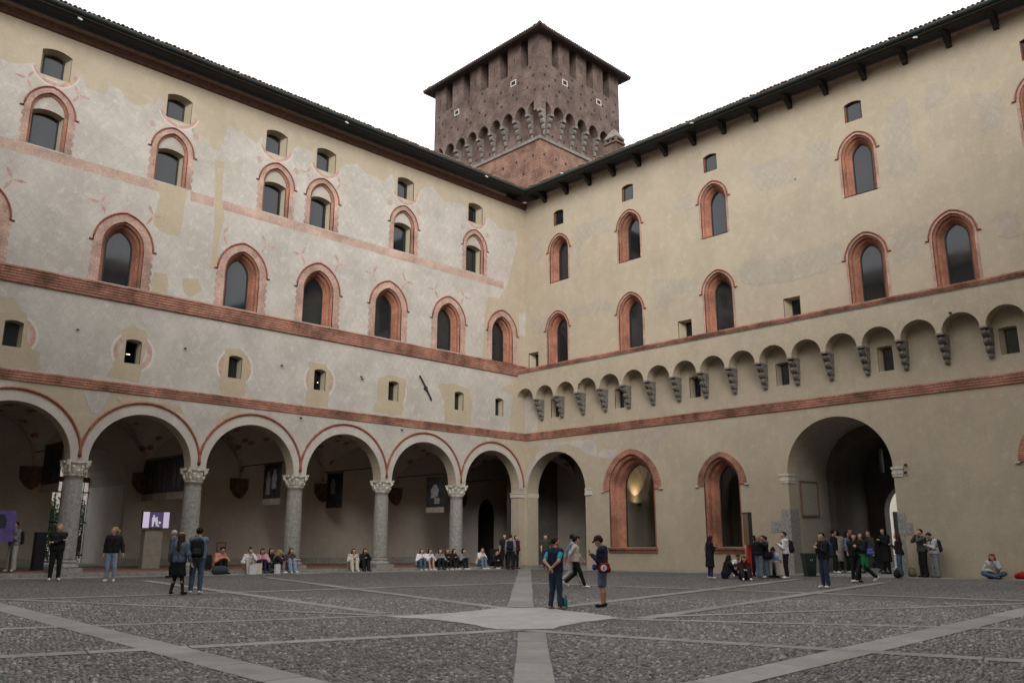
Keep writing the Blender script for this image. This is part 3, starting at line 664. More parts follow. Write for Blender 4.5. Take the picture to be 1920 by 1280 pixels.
for k in range(12):
    d0 = .9+k*.6; mb = MB(); gg = gate
    if k == 0:
        mb.loft(RF, [(gate, .9), (gate, 3.7)]); mb.build('gate_vault', M['inner'], right); mb = MB(); mb.loft(RF, [(gate, 3.7), (gate, 8.1)]); mb.build('gate_vault', M['gloom'], right)  # deep stretch uses the darkened plaster, its shade painted in
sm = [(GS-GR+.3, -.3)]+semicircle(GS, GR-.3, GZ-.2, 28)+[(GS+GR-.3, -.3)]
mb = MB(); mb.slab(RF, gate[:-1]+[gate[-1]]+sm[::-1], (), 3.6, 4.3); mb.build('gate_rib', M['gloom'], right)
far = [(GS-1.5, -.3)]+semicircle(GS, 1.5, 2.6, 20)+[(GS+1.5, -.3)]
slit = [(16.35, 4.55), (16.35, 5.75), (16.55, 5.75), (16.55, 4.55)]
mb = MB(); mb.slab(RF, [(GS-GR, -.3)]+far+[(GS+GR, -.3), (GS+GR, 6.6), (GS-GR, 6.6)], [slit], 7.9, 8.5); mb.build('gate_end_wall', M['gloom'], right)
mb = MB(); mb.cbox(RF, GS-GR+.02, GS+GR-.02, -.3, .02, -.9, 12); mb.build('gate_threshold', M['stone'], right)
M['plaqueframe'] = plain('plaque_frame', (.20,.12,.09), .85, .2, 6)
M['plaque'] = plain('stone_plaque', (.36,.32,.27), .8, .15, 10, .002)
mb = MB(); y_ = -(GS-GR); mb.box(1.0, 2.45, y_-.05, y_-.001, 2.45, 3.85); pl = mb.build('wall_plaque', M['plaque'], right)
for (x0, x1, z0, z1) in ((.95, 2.5, 3.85, 3.92), (.95, 2.5, 2.38, 2.45), (.93, 1.0, 2.38, 3.92), (2.45, 2.52, 2.38, 3.92)):
    mb = MB(); mb.box(x0, x1, y_-.08, y_-.001, z0, z1); mb.build('moulding', M['plaqueframe'], pl)
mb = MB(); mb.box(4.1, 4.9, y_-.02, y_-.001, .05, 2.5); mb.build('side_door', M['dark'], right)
# eave with timber brackets
eaves(RF, right, 45.2, False)
for s_ in [1.72+k*1.71 for k in range(26)]:
    mb = MB(); mb.sweep(RF, [(0, 21.3), (0, 20.66), (-.15, 20.68), (-.20, 20.80), (-.40, 20.90), (-.50, 21.02), (-.82, 21.06), (-.90, 21.12)], s_-.10, s_+.10); mb.build('timber_bracket', M['wood'], right)
for q in ((1088,721), (1783,588), (1699,872), (1699,886)):
    mb = MB(); c_ = rw(*q, x=GD if q[1] < 800 else 0); d_ = GD if q[1] < 800 else 0
    mb.tube([RF(*c_, d_-.14), RF(c_[0], c_[1]+.03, d_)], .045, 6); mb.build('iron_peg', M['frame'], right)
# chimney
ch = thing('chimney', 'squat brick chimney with pale pyramid cap on the roof beside the tower', 'chimney', (2.5, -4.95, 0)); ch.scale = (.72, .72, 1)
mb = MB(); mb.box(-.5, .5, -.55, .55, 22.6, 24.0); mb.build('stack', M['tower'], ch, settle=False)
mb = MB(); mb.box(-.62, .62, -.68, .68, 24.0, 24.12); mb.box(-.55, .55, -.6, .6, 24.3, 24.36)
for sx in (-.45, .45):
    for sy in (-.5, 0, .5): mb.box(sx-.08, sx+.08, sy-.1, sy+.1, 24.12, 24.3)
mb.build('vent', M['tower'], ch, settle=False)
mb = MB(); mb.add([(-.6,-.65,24.36),(.6,-.65,24.36),(.6,.65,24.36),(-.6,.65,24.36),(-.12,-.14,25.0),(.12,-.14,25.0),(.12,.14,25.0),(-.12,.14,25.0)], [(0,3,2,1),(4,5,6,7),(0,1,5,4),(1,2,6,5),(2,3,7,6),(3,0,4,7)]); mb.build('cap', M['towercorbel'], ch, settle=False)

# ================================================================ TOWER
TX, TY = 8.6, 6.9; WX, WY = 9.75, 12.8
tower = thing('brick_tower', 'tall square brick tower with machicolations and tiled pyramid roof behind the corner', 'tower', (TX, TY, 0))
def tb(): return MB()
I = .62
mb = MB(); mb.box(I, WX-I, I, WY-I, 0, 31.4); mb.build('shaft', M['tower_red'], tower, settle=False); mb = MB(); mb.box(I+.003, WX-I-.003, I+.003, WY-I-.003, 31.4, 35.0); mb.build('shaft', M['tower'], tower, settle=False)
mb = MB(); mb.box(I-.12, WX-I+.12, I-.12, WY-I+.12, 31.35, 31.6); mb.build('string_course', M['towercorbel'], tower, settle=False)
def FL(a, z, d): return (d, a, z)            # left face of the tower: a along +y, d inward
def FR(a, z, d): return (a, d, z)            # right face: a along +x
def FLb(a, z, d): return (WX-d, a, z)
def FRb(a, z, d): return (a, WY-d, z)
for fr, ln, n in ((FL, WY, 9), (FR, WX, 7), (FLb, WY, 9), (FRb, WX, 7)):
    sp_ = ln/n; low = []
    for k in range(n):
        c_ = sp_*(k+.5); r_ = sp_/2-.13
        low += [(c_-r_*math.cos(math.pi*q/12), 33.5+r_*1.35*math.sin(math.pi*q/12)) for q in range(13)]
    poly = [(0.02, 33.5)]+low+[(ln-.02, 33.5), (ln-.02, 37.6), (.02, 37.6)]
    mb = MB(); mb.slab(fr, poly, (), 0, I+.05); body = mb.build('wall', M['tower'], tower, settle=False)
    mb = MB()
    for k in range(n):
        c_ = sp_*(k+.5); r_ = sp_/2-.03
        P = [(c_-r_*math.cos(math.pi*q/12), 33.56+r_*1.25*math.sin(math.pi*q/12)) for q in range(13)]
        mb.tube([fr(a, z, -.005) for a, z in P], .022, 5)
    mb.build('arch_band', M['towercorbel'], body, settle=False)
    for k in range(n+1):
        if fr is FR and k == 0: continue
        c_ = min(max(sp_*k, .14), ln-.2)
        mb = MB(); mb.cbox(fr, c_-.16, c_+.16, 33.28, 33.5, -.02, I-.01)
        for j in range(4):
            z1 = 33.28-j*.44; d = I-.12-j*.15; w2 = .15-.015*j; n2 = 6
            P = [((I-d)*1.0-.05*math.sin(math.pi*q/n2), z1-.42*q/n2) for q in range(n2+1)]
            P = [(I-d*(.7+.3*math.sin(math.pi*q/n2)), z1-.43*q/n2) for q in range(n2+1)]
            mb.sweep(fr, [(I-.005, z1)]+P+[(I-.005, z1-.43)], c_-w2, c_+w2)
        mb.build('corbel', M['towercorbel'], tower, settle=False)
    gaps = [(1.26, 2.06), (3.55, 4.43), (5.83, 6.75), (8.12, 8.98), (10.4, 11.27)] if ln > 11 else [(1.38, 2.14), (3.45, 4.27), (5.53, 6.36), (7.62, 8.47)]
    edges = [0.02]+[e for g_ in gaps for e in g_]+[ln-.02]
    for k in range(0, len(edges), 2):
        a0, a1 = edges[k], edges[k+1]
        mb = MB(); m_ = (a0+a1)/2; out_ = [(a0, 37.6), (a1, 37.6), (a1, 40.35), (m_+.12, 40.35), (m_, 39.8), (m_-.12, 40.35), (a0, 40.35)]
        sl = [(m_-.05, 38.3), (m_-.05, 38.9), (m_+.05, 38.9), (m_+.05, 38.3)]
        mb.slab(fr, out_, [sl] if a1-a0 > 1.2 else (), 0, .75); mb.build('merlon', M['tower'], tower, settle=False)
    for a0, z0 in (((9.79, 36.86), (2.89, 36.73)) if fr is FL else ((2.87, 36.73), (7.04, 36.67)) if fr is FR else ()):
        mb = MB(); mb.slab(fr, [(a0-.30, z0-.24), (a0-.30, z0+.24), (a0+.30, z0+.24), (a0+.30, z0-.24)], [[(a0-.235, z0-.175), (a0-.235, z0+.175), (a0+.235, z0+.175), (a0+.235, z0-.175)]], -.03, 0, back=False); f_ = mb.build('window_frame', M['white'], tower, settle=False)
        mb = MB(); mb.cbox(fr, a0-.235, a0+.235, z0-.175, z0+.175, -.006, -.002); mb.build('opening', M['dark'], f_, settle=False)
    mb = MB(); r_ = random.Random(3)
    for row, z0 in enumerate((34.9, 35.7, 36.5, 37.3, 32.0, 30.2, 29.0, 27.5)):
        k0 = 0
        for k in range(7):
            a0 = ln*(k+.35+(.3 if row % 2 else 0))/7+r_.uniform(-.2, .2)
            if row > 3 and not (I+.2 < a0 < ln-I-.2): continue
            d0 = 0 if row < 4 else I
            if row == 0: z1 = z0+.3
            else: z1 = z0
            mb.cbox(fr, a0-.095, a0+.095, z1-.11, z1+.11, d0-.004, d0-.001)
    mb.build('putlog_holes', M['dark'], tower, settle=False, kind='stuff')
mb = MB(); mb.box(.7, WX-.7, .7, WY-.7, 37.2, 37.5); mb.build('deck', M['tower'], tower, settle=False)
OV = .72; zE = 40.0
mb = MB(); x0, x1, y0, y1 = -OV, WX+OV, -OV, WY+OV; A = [(x0,y0,zE),(x1,y0,zE),(x1,y1,zE),(x0,y1,zE)]; m_ = WX/2
top_ = [(m_, m_, zE+2.6), (m_, WY-m_, zE+2.6)]
mb.add(A+top_, [(0,1,4),(1,2,5,4),(2,3,5),(3,0,4,5)])
mb.add([(a, b, zE-.14) for a, b, c in A]+[(.5,.5,zE+.15),(WX-.5,.5,zE+.15),(WX-.5,WY-.5,zE+.15),(.5,WY-.5,zE+.15)], [(0,1,5,4),(1,2,6,5),(2,3,7,6),(3,0,4,7)])
mb.add(A+[(a, b, zE-.14) for a, b, c in A], [(i, (i+1) % 4, 4+(i+1) % 4, 4+i) for i in range(4)])
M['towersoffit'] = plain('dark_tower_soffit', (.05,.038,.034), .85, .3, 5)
roof = mb.build('roof', [M['towersoffit']], tower, settle=False)
mb = MB()
for (ax, ay, bx, by) in ((x0,y0,x1,y0),(x1,y0,x1,y1),(x1,y1,x0,y1),(x0,y1,x0,y0)):
    L = math.hypot(bx-ax, by-ay); n = int(L/.24); nx, ny = (by-ay)/L, -(bx-ax)/L
    for k in range(n):
        p = (k+.5)/n; cx_, cy_ = ax+(bx-ax)*p, ay+(by-ay)*p
        mb.tube([(cx_+nx*.12, cy_+ny*.12, zE+.0), (cx_-nx*.7, cy_-ny*.7, zE+.28)], .105, 7)
M['towertile'] = plain('backlit_toned_tower_tile', (.075,.052,.044), .9, .4, 3)  # tile colour darkened to carry the shade of the backlit eave edge
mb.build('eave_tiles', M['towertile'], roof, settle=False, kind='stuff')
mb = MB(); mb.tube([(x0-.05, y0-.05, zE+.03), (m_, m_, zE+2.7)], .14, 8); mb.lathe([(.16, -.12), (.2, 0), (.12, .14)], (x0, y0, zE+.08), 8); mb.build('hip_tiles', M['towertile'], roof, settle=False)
an = thing('antenna', 'thin antenna mast rising above the tower roof', 'antenna', (TX+1.9, TY+3.6, 0))
mb = MB(); mb.tube([(0, 0, 40.6), (0, 0, 45), (0, 0, 50)], [.035, .03, .02], 6); mb.build('mast', M['frame'], an, settle=False)
mb = MB(); mb.lathe([(.08, 0), (.08, .3)], (0, 0, 41.0), 8); mb.build('bracket', M['frame'], an, settle=False)

# ================================================================ WINGS BEHIND THE CAMERA (seen in the panes)
def back_wing(name, label, fr, length):
    t_ = thing(name, label, 'building'); mb = MB(); hl = []
    for z0, z1, a in ((2, 4.6, 1.1), (11.2, 13.9, 1.), (15.9, 18.2, .8), (20., 21.5, .6)):
        for k in range(8): hl.append(segmental(4+k*4.7, a, z0, z1, .3))
    mb.slab(fr, [(-1, -.3), (length, -.3), (length, 24.1), (-1, 24.1)], hl, 0, .7); mb.build('wall', M['ochre'], t_)
    for h in hl:
        mb = MB(); mb.slab(fr, h, (), .35, .4); mb.build('window', M['glass'], t_)
    mb = MB(); mb.sweep(fr, cornice_profile(10.44, 11.0, .22, 5), 0, length); mb.build('cornice', M['red'], t_)
    mb = MB(); mb.sweep(fr, [(-1., 24.1), (-1., 23.95), (.4, 24.3), (9, 24.1), (9, 24.2), (4.5, 26.8)], -1, length); mb.build('roof', M['tile'], t_)
back_wing('opposite_wing', 'plain ochre palace wing closing the court behind the viewpoint on the left', lambda a, z, d: (-40-d, -40+a, z), 40)
back_wing('opposite_wing', 'plain ochre palace wing closing the court behind the viewpoint on the right', lambda a, z, d: (-40+a, -40-d, z), 40)
# ================================================================ GROUND
TOP = .022
t = NT('cobble_bed')
vo = t.n('TexVoronoi'); vo.inputs['Scale'].default_value = 13.5; t.l(t.pos, vo.inputs['Vector'])
sep = t.n('SeparateColor'); t.l(vo.outputs['Color'], sep.inputs[0])
cb = t.mix(sep.outputs[0], (.125,.123,.119,1), (.27,.262,.25,1)); cb = t.mix(t.ramp(sep.outputs[1], .7, 1., 0, .6), cb, (.17,.125,.10,1))
edge = t.ramp(vo.outputs['Distance'], .30, .62, 0, 1); cb = t.mix(edge, cb, (.065,.062,.058,1))
big = t.ramp(t.noise(.25, 5), .3, .7, .85, 1.15); cb = t.mix(1., cb, big, 'MULTIPLY')
t.bump(t.math('MULTIPLY', vo.outputs['Distance'], -1.), .035); M['bed'] = t.done(cb, .8, .3)
t = NT('river_cobble'); gi = t.n('NewGeometry'); rp = t.n('ObjectInfo').outputs['Random']
rnd = t.math('FRACT', t.math('ADD', gi.outputs['Random Per Island'], rp))
cr = t.n('ValToRGB'); t.l(rnd, cr.inputs[0]); el = cr.color_ramp.elements
el[0].color = (.085,.084,.082,1); el[1].color = (.165,.16,.152,1)
for p_, c_ in ((.3, (.15,.147,.14,1)), (.55, (.205,.2,.19,1)), (.76, (.155,.122,.105,1)), (.86, (.24,.23,.22,1)), (.95, (.37,.36,.34,1))):
    e_ = el.new(p_); e_.color = c_
col = t.mix(1., cr.outputs[0], t.ramp(t.noise(40, 4), .3, .7, .8, 1.2), 'MULTIPLY'); col = t.mix(1., col, t.ramp(t.noise(.25, 5), .3, .7, .85, 1.15), 'MULTIPLY')
M['cobble'] = t.done(col, .62, .4)
def stone_mat(name, c):
    t = NT(name); r_ = t.ramp(t.n('ObjectInfo').outputs['Random'], 0, 1, .84, 1.14)
    f = t.mix(t.ramp(t.noise(1.3, 8, rough=.7), .35, .68), C4([x*.82 for x in c]), C4([x*1.12 for x in c]))
    f = t.mix(t.ramp(t.noise(6, 7, rough=.7), .52, .70, 0, .6), f, C4([x*.6 for x in c])); f = t.mix(1., f, r_, 'MULTIPLY')
    t.bump(t.noise(18, 7), .006); return t.done(f, .75, .3)
M['slab'] = stone_mat('paving_granite', (.245,.232,.215)); M['concrete'] = stone_mat('worn_centre_stone', (.385,.375,.36))
xs = list(np.arange(-70, 60.1, 1.)); ys = xs; vs = [(x, y, ground(x, y)) for x in xs for y in ys]; n = len(xs)
mb = MB(); mb.add(vs, [(i*n+j, (i+1)*n+j, (i+1)*n+j+1, i*n+j+1) for i in range(n-1) for j in range(n-1)])
E2 = 700; z_ = .28
for (a, b, c, d) in ((-E2, -70, -E2, E2), (60, E2, -E2, E2), (-70, 60, -E2, -70), (-70, 60, 60, E2)): mb.add([(a,c,z_),(b,c,z_),(b,d,z_),(a,d,z_)], [(0,1,2,3)])
court = mb.build('courtyard_ground', M['bed'], None, settle=False, kind='structure')
def gp(px, py): p = at(px, py); return np.array([p[0], p[1]])
strips = []
def strip(a, b, w, ext0=0., ext1=0.):
    a, b = np.array(a, float), np.array(b, float); d = (b-a)/np.linalg.norm(b-a); strips.append((a-d*ext0, b+d*ext1, w))
strip((-.4, -.35), (-19.0, -18.7), .62); strip((-22.6, -22.6), (-31.5, -31.4), .46)
strip((-28.2, -.6), (-28.25, -39.5), .56)                              # ring, left and near side
strip((-.6, -27.6), (-39.5, -27.75), .56)
strip(gp(290,1218), gp(900,1186), .30, 12, .8); strip(gp(1060,1188), gp(1640,1224), .30, .8, 12)
strip(gp(130,1176), gp(760,1154), .24, 10, .3); strip(gp(1180,1162), gp(1800,1178), .24, .5, 10)
strip(gp(380,1104), gp(690,1147), .36, 5, .6); strip(gp(500,1083), gp(930,1139), .36, 0, .5)
strip(gp(1230,1157), gp(1620,1098), .36, .5, 2); strip(gp(1060,1138), gp(1480,1088), .36, .5, 1.)
strip(gp(20,1125), gp(960,1094), .26, 6, .3); strip(gp(990,1093), gp(1880,1126), .26, .3, 6)
strip(gp(60,1127), gp(740,1156), .24, 3, .3); strip(gp(1250,1157), gp(1860,1135), .24, .3, 4)
strip((-.55, -1.2), (-.55, -39.5), .9); strip((-1.2, -.98), (-39.5, -.98), .7)
poly_px = [(720,1158),(850,1151),(936,1142),(1013,1141),(1100,1151),(1165,1161),(1110,1167),(1072,1172),(1037,1181),(930,1183),(890,1174),(845,1168),(790,1162)]
center = [gp(*p) for p in poly_px]
sr = random.Random(11)
for i, (a, b, w_) in enumerate(strips):
    d = b-a; L = np.linalg.norm(d); d = d/L; nrm = np.array([-d[1], d[0]]); p = 0.
    while p < L-.05:
        q = min(L, p+sr.uniform(1.1, 2.3)); gap = .011
        mb = MB(); A = a+d*(p+gap); B = a+d*(q-gap); ww = w_/2*sr.uniform(.96, 1.03); tz = TOP-.004+i*.0007+sr.uniform(-.0002, .0002)
        P = [A-nrm*ww, B-nrm*ww, B+nrm*ww, A+nrm*ww]; c_ = sum(P)/4
        vs = [(*(v-c_), ground(*v)-.05-ground(*c_)) for v in P]+[(*(v-c_), ground(*v)+tz-.004-ground(*c_)) for v in P]+[(*((v-c_)*.985), ground(*v)+tz-ground(*c_)) for v in P]
        mb.add(vs, [(0,1,5,4),(1,2,6,5),(2,3,7,6),(3,0,4,7),(4,5,9,8),(5,6,10,9),(6,7,11,10),(7,4,8,11),(8,9,10,11)])
        o = mb.build('paving_slab', M['slab'], court, settle=False); o.location = (c_[0], c_[1], ground(*c_)); p = q
cpoly = rough_poly([tuple(c) for c in center], .3, .05, 5)
def GF(a, b, d): return (a, b, ground(a, b)-d)
mb = MB(); mb.slab(GF, cpoly, (), -(TOP+.012), .05, back=False); mb.build('centre_stone', M['concrete'], court, settle=False)
# cobbles near the viewpoint are real stones
sp = .074; R0, R1 = 8.3, 23.
us = np.arange(-R1, R1, sp); X, Y = np.meshgrid(us, np.arange(0, R1, sp*.9)); X = X+((np.arange(X.shape[0]) % 2)*sp/2)[:, None]
X = X.ravel()+rng.uniform(-.34, .34, X.size)*sp; Y = Y.ravel()+rng.uniform(-.34, .34, Y.size)*sp
dist = np.hypot(X, Y); k = (dist > R0) & (dist < R1) & (np.abs(X) < Y*.70+.8); X, Y = X[k], Y[k]
wx = CAM[0]+RH[0]*X+FH[0]*Y; wy = CAM[1]+RH[1]*X+FH[1]*Y
keep = np.ones(len(wx), bool)
for a, b, w_ in strips:
    d = b-a; L = np.linalg.norm(d); d = d/L; rx, ry = wx-a[0], wy-a[1]; tt = rx*d[0]+ry*d[1]; pp = np.abs(-rx*d[1]+ry*d[0])
    keep &= ~((tt > -.03) & (tt < L+.03) & (pp < w_/2+.025))
pin = np.zeros(len(wx), bool); j = len(center)-1
for i in range(len(center)):
    xi, yi = center[i]; xj, yj = center[j]
    pin ^= ((yi > wy) != (yj > wy)) & (wx < (xj-xi)*(wy-yi)/(yj-yi+1e-12)+xi); j = i
keep &= ~pin; wx, wy = wx[keep], wy[keep]; gz = .0095*(np.sqrt(np.minimum(np.abs(wx-wy), 32)**2+1)-1)
order = np.argsort(np.hypot(wx-CAM[0], wy-CAM[1])); wx, wy, gz = wx[order], wy[order], gz[order]
def cobble_verts(n, r):
    an = np.linspace(0, 2*np.pi, 6, endpoint=False)[None, :]+r.uniform(-.25, .25, (n, 6)); rad = r.uniform(.8, 1.1, (n, 6))
    rx = r.uniform(.028, .048, n)[:, None]; ry = r.uniform(.023, .035, n)[:, None]; ro = r.uniform(0, np.pi, n)[:, None]
    def ring(k, z):
        x, y = np.cos(an)*rad*rx*k, np.sin(an)*rad*ry*k
        return np.stack([x*np.cos(ro)-y*np.sin(ro), x*np.sin(ro)+y*np.cos(ro), np.broadcast_to(z, x.shape)], -1)
    h = r.uniform(.010, .034, n)[:, None]
    return np.concatenate([ring(1., -.012), ring(.72, h*.72), np.stack([rx*0, rx*0, h], -1)+r.uniform(-.006, .006, (n, 1, 3))*[1,1,0]], 1)   # 13 verts
TF = [(i, (i+1) % 6, 6+(i+1) % 6) for i in range(6)]+[(i, 6+(i+1) % 6, 6+i) for i in range(6)]+[(6+i, 6+(i+1) % 6, 12) for i in range(6)]
r2 = np.random.default_rng(3); variants = []
for q in range(12):
    me = bpy.data.meshes.new('cobble'); me.from_pydata(cobble_verts(1, r2)[0].tolist(), [], TF); me.materials.append(M['cobble']); variants.append(me)
NI = 300
for q in range(NI):
    o = bpy.data.objects.new('cobble', variants[q % 12]); COL.objects.link(o); o.parent = court
    o.location = (wx[q], wy[q], gz[q]); o.rotation_euler = (0, 0, sr.uniform(0, 6.28))
V = cobble_verts(len(wx)-NI, r2)+np.stack([wx[NI:], wy[NI:], gz[NI:]], -1)[:, None, :]
F_ = (np.array(TF)[None]+13*np.arange(len(V))[:, None, None]).reshape(-1, 3)
me = bpy.data.meshes.new('cobbles'); V = V.reshape(-1, 3); me.vertices.add(len(V)); me.vertices.foreach_set('co', V.ravel())
me.loops.add(F_.size); me.loops.foreach_set('vertex_index', F_.ravel()); me.polygons.add(len(F_)); me.polygons.foreach_set('loop_start', np.arange(0, F_.size, 3))
me.update(calc_edges=True); me.validate(); me.materials.append(M['cobble'])
o = bpy.data.objects.new('cobbles', me); COL.objects.link(o); o.parent = court; o['kind'] = 'stuff'

# ================================================================ THINGS IN THE PORTICO
M['black'] = plain('matt_black', (.018,.017,.017), .6, .3); M['bag_black'] = plain('black_nylon', (.02,.02,.022), .75, .35, 14, .004)
M['print'] = plain('dark_photo_print', (.028,.027,.03), .6, .5, 3); M['printpale'] = plain('pale_print', (.24,.22,.22), .7, .4, 7); M['strip'] = plain('beige_strip', (.30,.255,.21), .7, .2, 5)
def banner(s_, y0, y1, z0, z1, figs, label, strip_h=.28, curved=0):
    x = -s_; g = ground(x, 2.5)*(1-4/11)
    o = thing('hanging_banner', label, 'banner', (x, (y0+y1)/2, z0+g), 0, 'photo banners hung in the portico'); h = z1-z0; w_ = (y1-y0)/2
    mb = MB(); n = 8; zs_ = [strip_h, h]
    for k in range(n):
        a, b = -w_+2*w_*k/n, -w_+2*w_*(k+1)/n
        mb.box(.012*math.sin(k), .012*math.sin(k)+.012, a, b, strip_h, h)
    mb.build('print', M['print'], o, settle=False)
    if strip_h: mb = MB(); mb.box(-.004, .02, -w_, w_, 0, strip_h-.002); mb.build('caption_strip', M['strip'], o, settle=False)
    for (fy, fz, fh, fw) in figs:                             # pale blurred standing shapes of the photograph on the print
        mb = MB(); P = [(0, .0), (.5, .02), (.42, .35), (.55, .62), (.3, .78), (.22, .98), (-.18, 1.), (-.28, .78), (-.5, .6), (-.36, .3), (-.45, .02)]
        mb.slab(lambda a, z, d: (d, a, z), [(fy+p*fw, fz+q*fh) for p, q in P], (), -.022, -.018, back=True); mb.build('printed_figure', M['printpale'], o, settle=False)
    mb = MB(); mb.tube([(0, -w_-.05, h+.03), (0, w_+.05, h+.03)], .025, 6); mb.build('hanging_rod', M['frame'], o, settle=False)
    return o
banner(14.1, 1.6, 3.2, 2.95, 4.78, [(-.25, .7, .9, .45), (.3, .45, 1.1, .42)], 'tall dark photo banner with two pale figures, behind the column right of the wide board')
banner(9.45, 3.7, 5.2, 3.0, 4.75, [(.1, .7, .8, .5)], 'dark photo banner with one pale figure, middle of the three narrow banners', 0)
banner(4.75, 1.3, 2.8, 2.85, 4.66, [(0, .75, .7, .7), (-.2, .45, .4, .5)], 'photo banner with a dancing pale figure and pale strip, nearest the corner')
banner(23.2, 2.0, 4.3, 3.15, 5.0, [], 'dark hanging banner with tan strip beside the iron gate', .3)
bw = thing('hanging_board', 'wide three-panel board of dark photographs hung above the screen', 'board', (-18.7, 3.5, 0)); gb = ground(-18.7, 3)*.6
for k in range(3):
    y0 = -2.25+k*1.52
    mb = MB(); mb.box(-.02, .02, y0, y0+1.46, 3.32+gb, 4.8+gb); p_ = mb.build('panel', M['print'], bw, settle=False)
    for fy, fh in ((y0+.4, .9), (y0+.95, 1.1)):
        mb = MB(); mb.slab(lambda a, z, d: (d, a, z), [(fy-.14, 3.45+gb), (fy+.12, 3.45+gb), (fy+.16, 3.45+gb+fh*.6), (fy+.06, 3.45+gb+fh), (fy-.07, 3.45+gb+fh), (fy-.17, 3.45+gb+fh*.55)], (), -.03, -.025); mb.build('printed_figure', plain('dim_print', (.07,.063,.06), .7, .5, 5) if 'dimp' not in M else M['dimp'], p_, settle=False)
    mb = MB(); mb.box(-.015, .015, y0, y0+1.46, 3.02+gb, 3.31+gb); mb.build('caption_strip', M['strip'], bw, settle=False)
# screen on a pedestal
sx0, sx1 = on_y(265, 2.2, 990), on_y(317, 2.2, 990); gz_ = ground(sx0, 2.2)
tv = thing('display_screen', 'wide lit screen with lilac side bars on a beige pedestal under the board', 'screen', ((sx0+sx1)/2, 2.2, FLOOR+gz_)); hw = (sx1-sx0)/2
px0, px1 = on_y(268, 2.3, 1040)-tv.location.x, on_y(301, 2.3, 1040)-tv.location.x
M['ped'] = plain('beige_pedestal', (.36,.32,.26), .7, .1, 3)
for k in range(3):
    mb = MB(); mb.box(px0, px1, .1, .5, .002+k*.52, .515+k*.52); mb.build('pedestal_panel', M['ped'], tv, settle=False)
mb = MB(); mb.box(-hw, hw, .0, .08, 1.58, 2.28); scr = mb.build('screen', M['black'], tv, settle=False)
for a, b, m_, in ((-hw+.03, -hw*.50, emit('lilac_bar', (.62,.52,.68), .55)), (hw*.52, hw-.03, emit('lilac_bar_right', (.62,.52,.68), .5)), (-hw*.48, hw*.5, emit('violet_picture', (.075,.05,.12), .6))):
    mb = MB(); mb.box(a, b, -.006, -.002, 1.61, 2.25); mb.build('picture_field', m_, scr, settle=False)
mb = MB()
for P in ([(-.16, 1.66), (-.10, 1.66), (-.07, 1.86), (-.02, 1.88), (-.03, 2.02), (-.07, 2.05), (-.07, 2.13), (-.13, 2.13), (-.14, 2.05), (-.18, 2.0), (-.17, 1.85)], [(.0, 1.70), (.13, 1.66), (.15, 1.70), (.06, 1.76), (.07, 1.9), (.05, 1.98), (.05, 2.06), (-.0, 2.06), (-.01, 1.98), (-.04, 1.9)], [(.1, 1.78), (.2, 1.78), (.2, 1.86), (.1, 1.88)]): mb.slab(lambda a, z, d: (a, d, z), P, (), -.012, -.009)
mb.build('picture_figure', emit('pale_picture', (.6,.58,.62), .5), scr, settle=False)
# violet poster stand and black speaker column
gx = on_y(12, .9, 990); pp = thing('poster_stand', 'violet poster panel on a stand at the far left', 'poster', (gx, .9, FLOOR+ground(gx, .9)))
M['violet'] = plain('violet_poster', (.11,.075,.24), .5, .35, 2.5)
mb = MB(); mb.box(-.72, .26, -.02, .02, 1.05, 2.1); mb.build('poster', M['violet'], pp, settle=False)
mb = MB(); mb.box(-.5, -.44, -.015, .015, .02, 1.05); mb.build('leg', M['frame'], pp, settle=False); mb = MB(); mb.box(.22, .28, -.015, .015, .02, 1.05); mb.build('leg', M['frame'], pp, settle=False); mb = MB(); mb.box(-.6, .38, -.2, .2, 0, .02); mb.build('base', M['frame'], pp, settle=False)
mb = MB(); P = [(-.32, 1.5), (-.05, 1.5), (-.02, 1.75), (-.1, 1.98), (-.25, 1.98), (-.34, 1.75)]; mb.slab(lambda a, z, d: (a, d, z), P, (), -.03, -.022); mb.build('printed_figure', M['print'], pp, settle=False)
gx = on_y(73, 2.2, 1030); o = thing('speaker_column', 'tall black speaker column leaning by the portico wall beyond the arms-folded person', 'speaker', (gx, 2.2, FLOOR+ground(gx, 2.2)))
mb = MB(); mb.box(-.18, .18, -.15, .15, .03, 1.38); mb.build('cabinet', M['black'], o, settle=False); mb = MB(); mb.box(-.15, .15, -.165, -.15, .1, 1.3); mb.build('grille', M['bag_black'], o, settle=False); mb = MB(); mb.box(-.22, .22, -.2, .2, 0, .03); mb.build('base', M['frame'], o, settle=False)
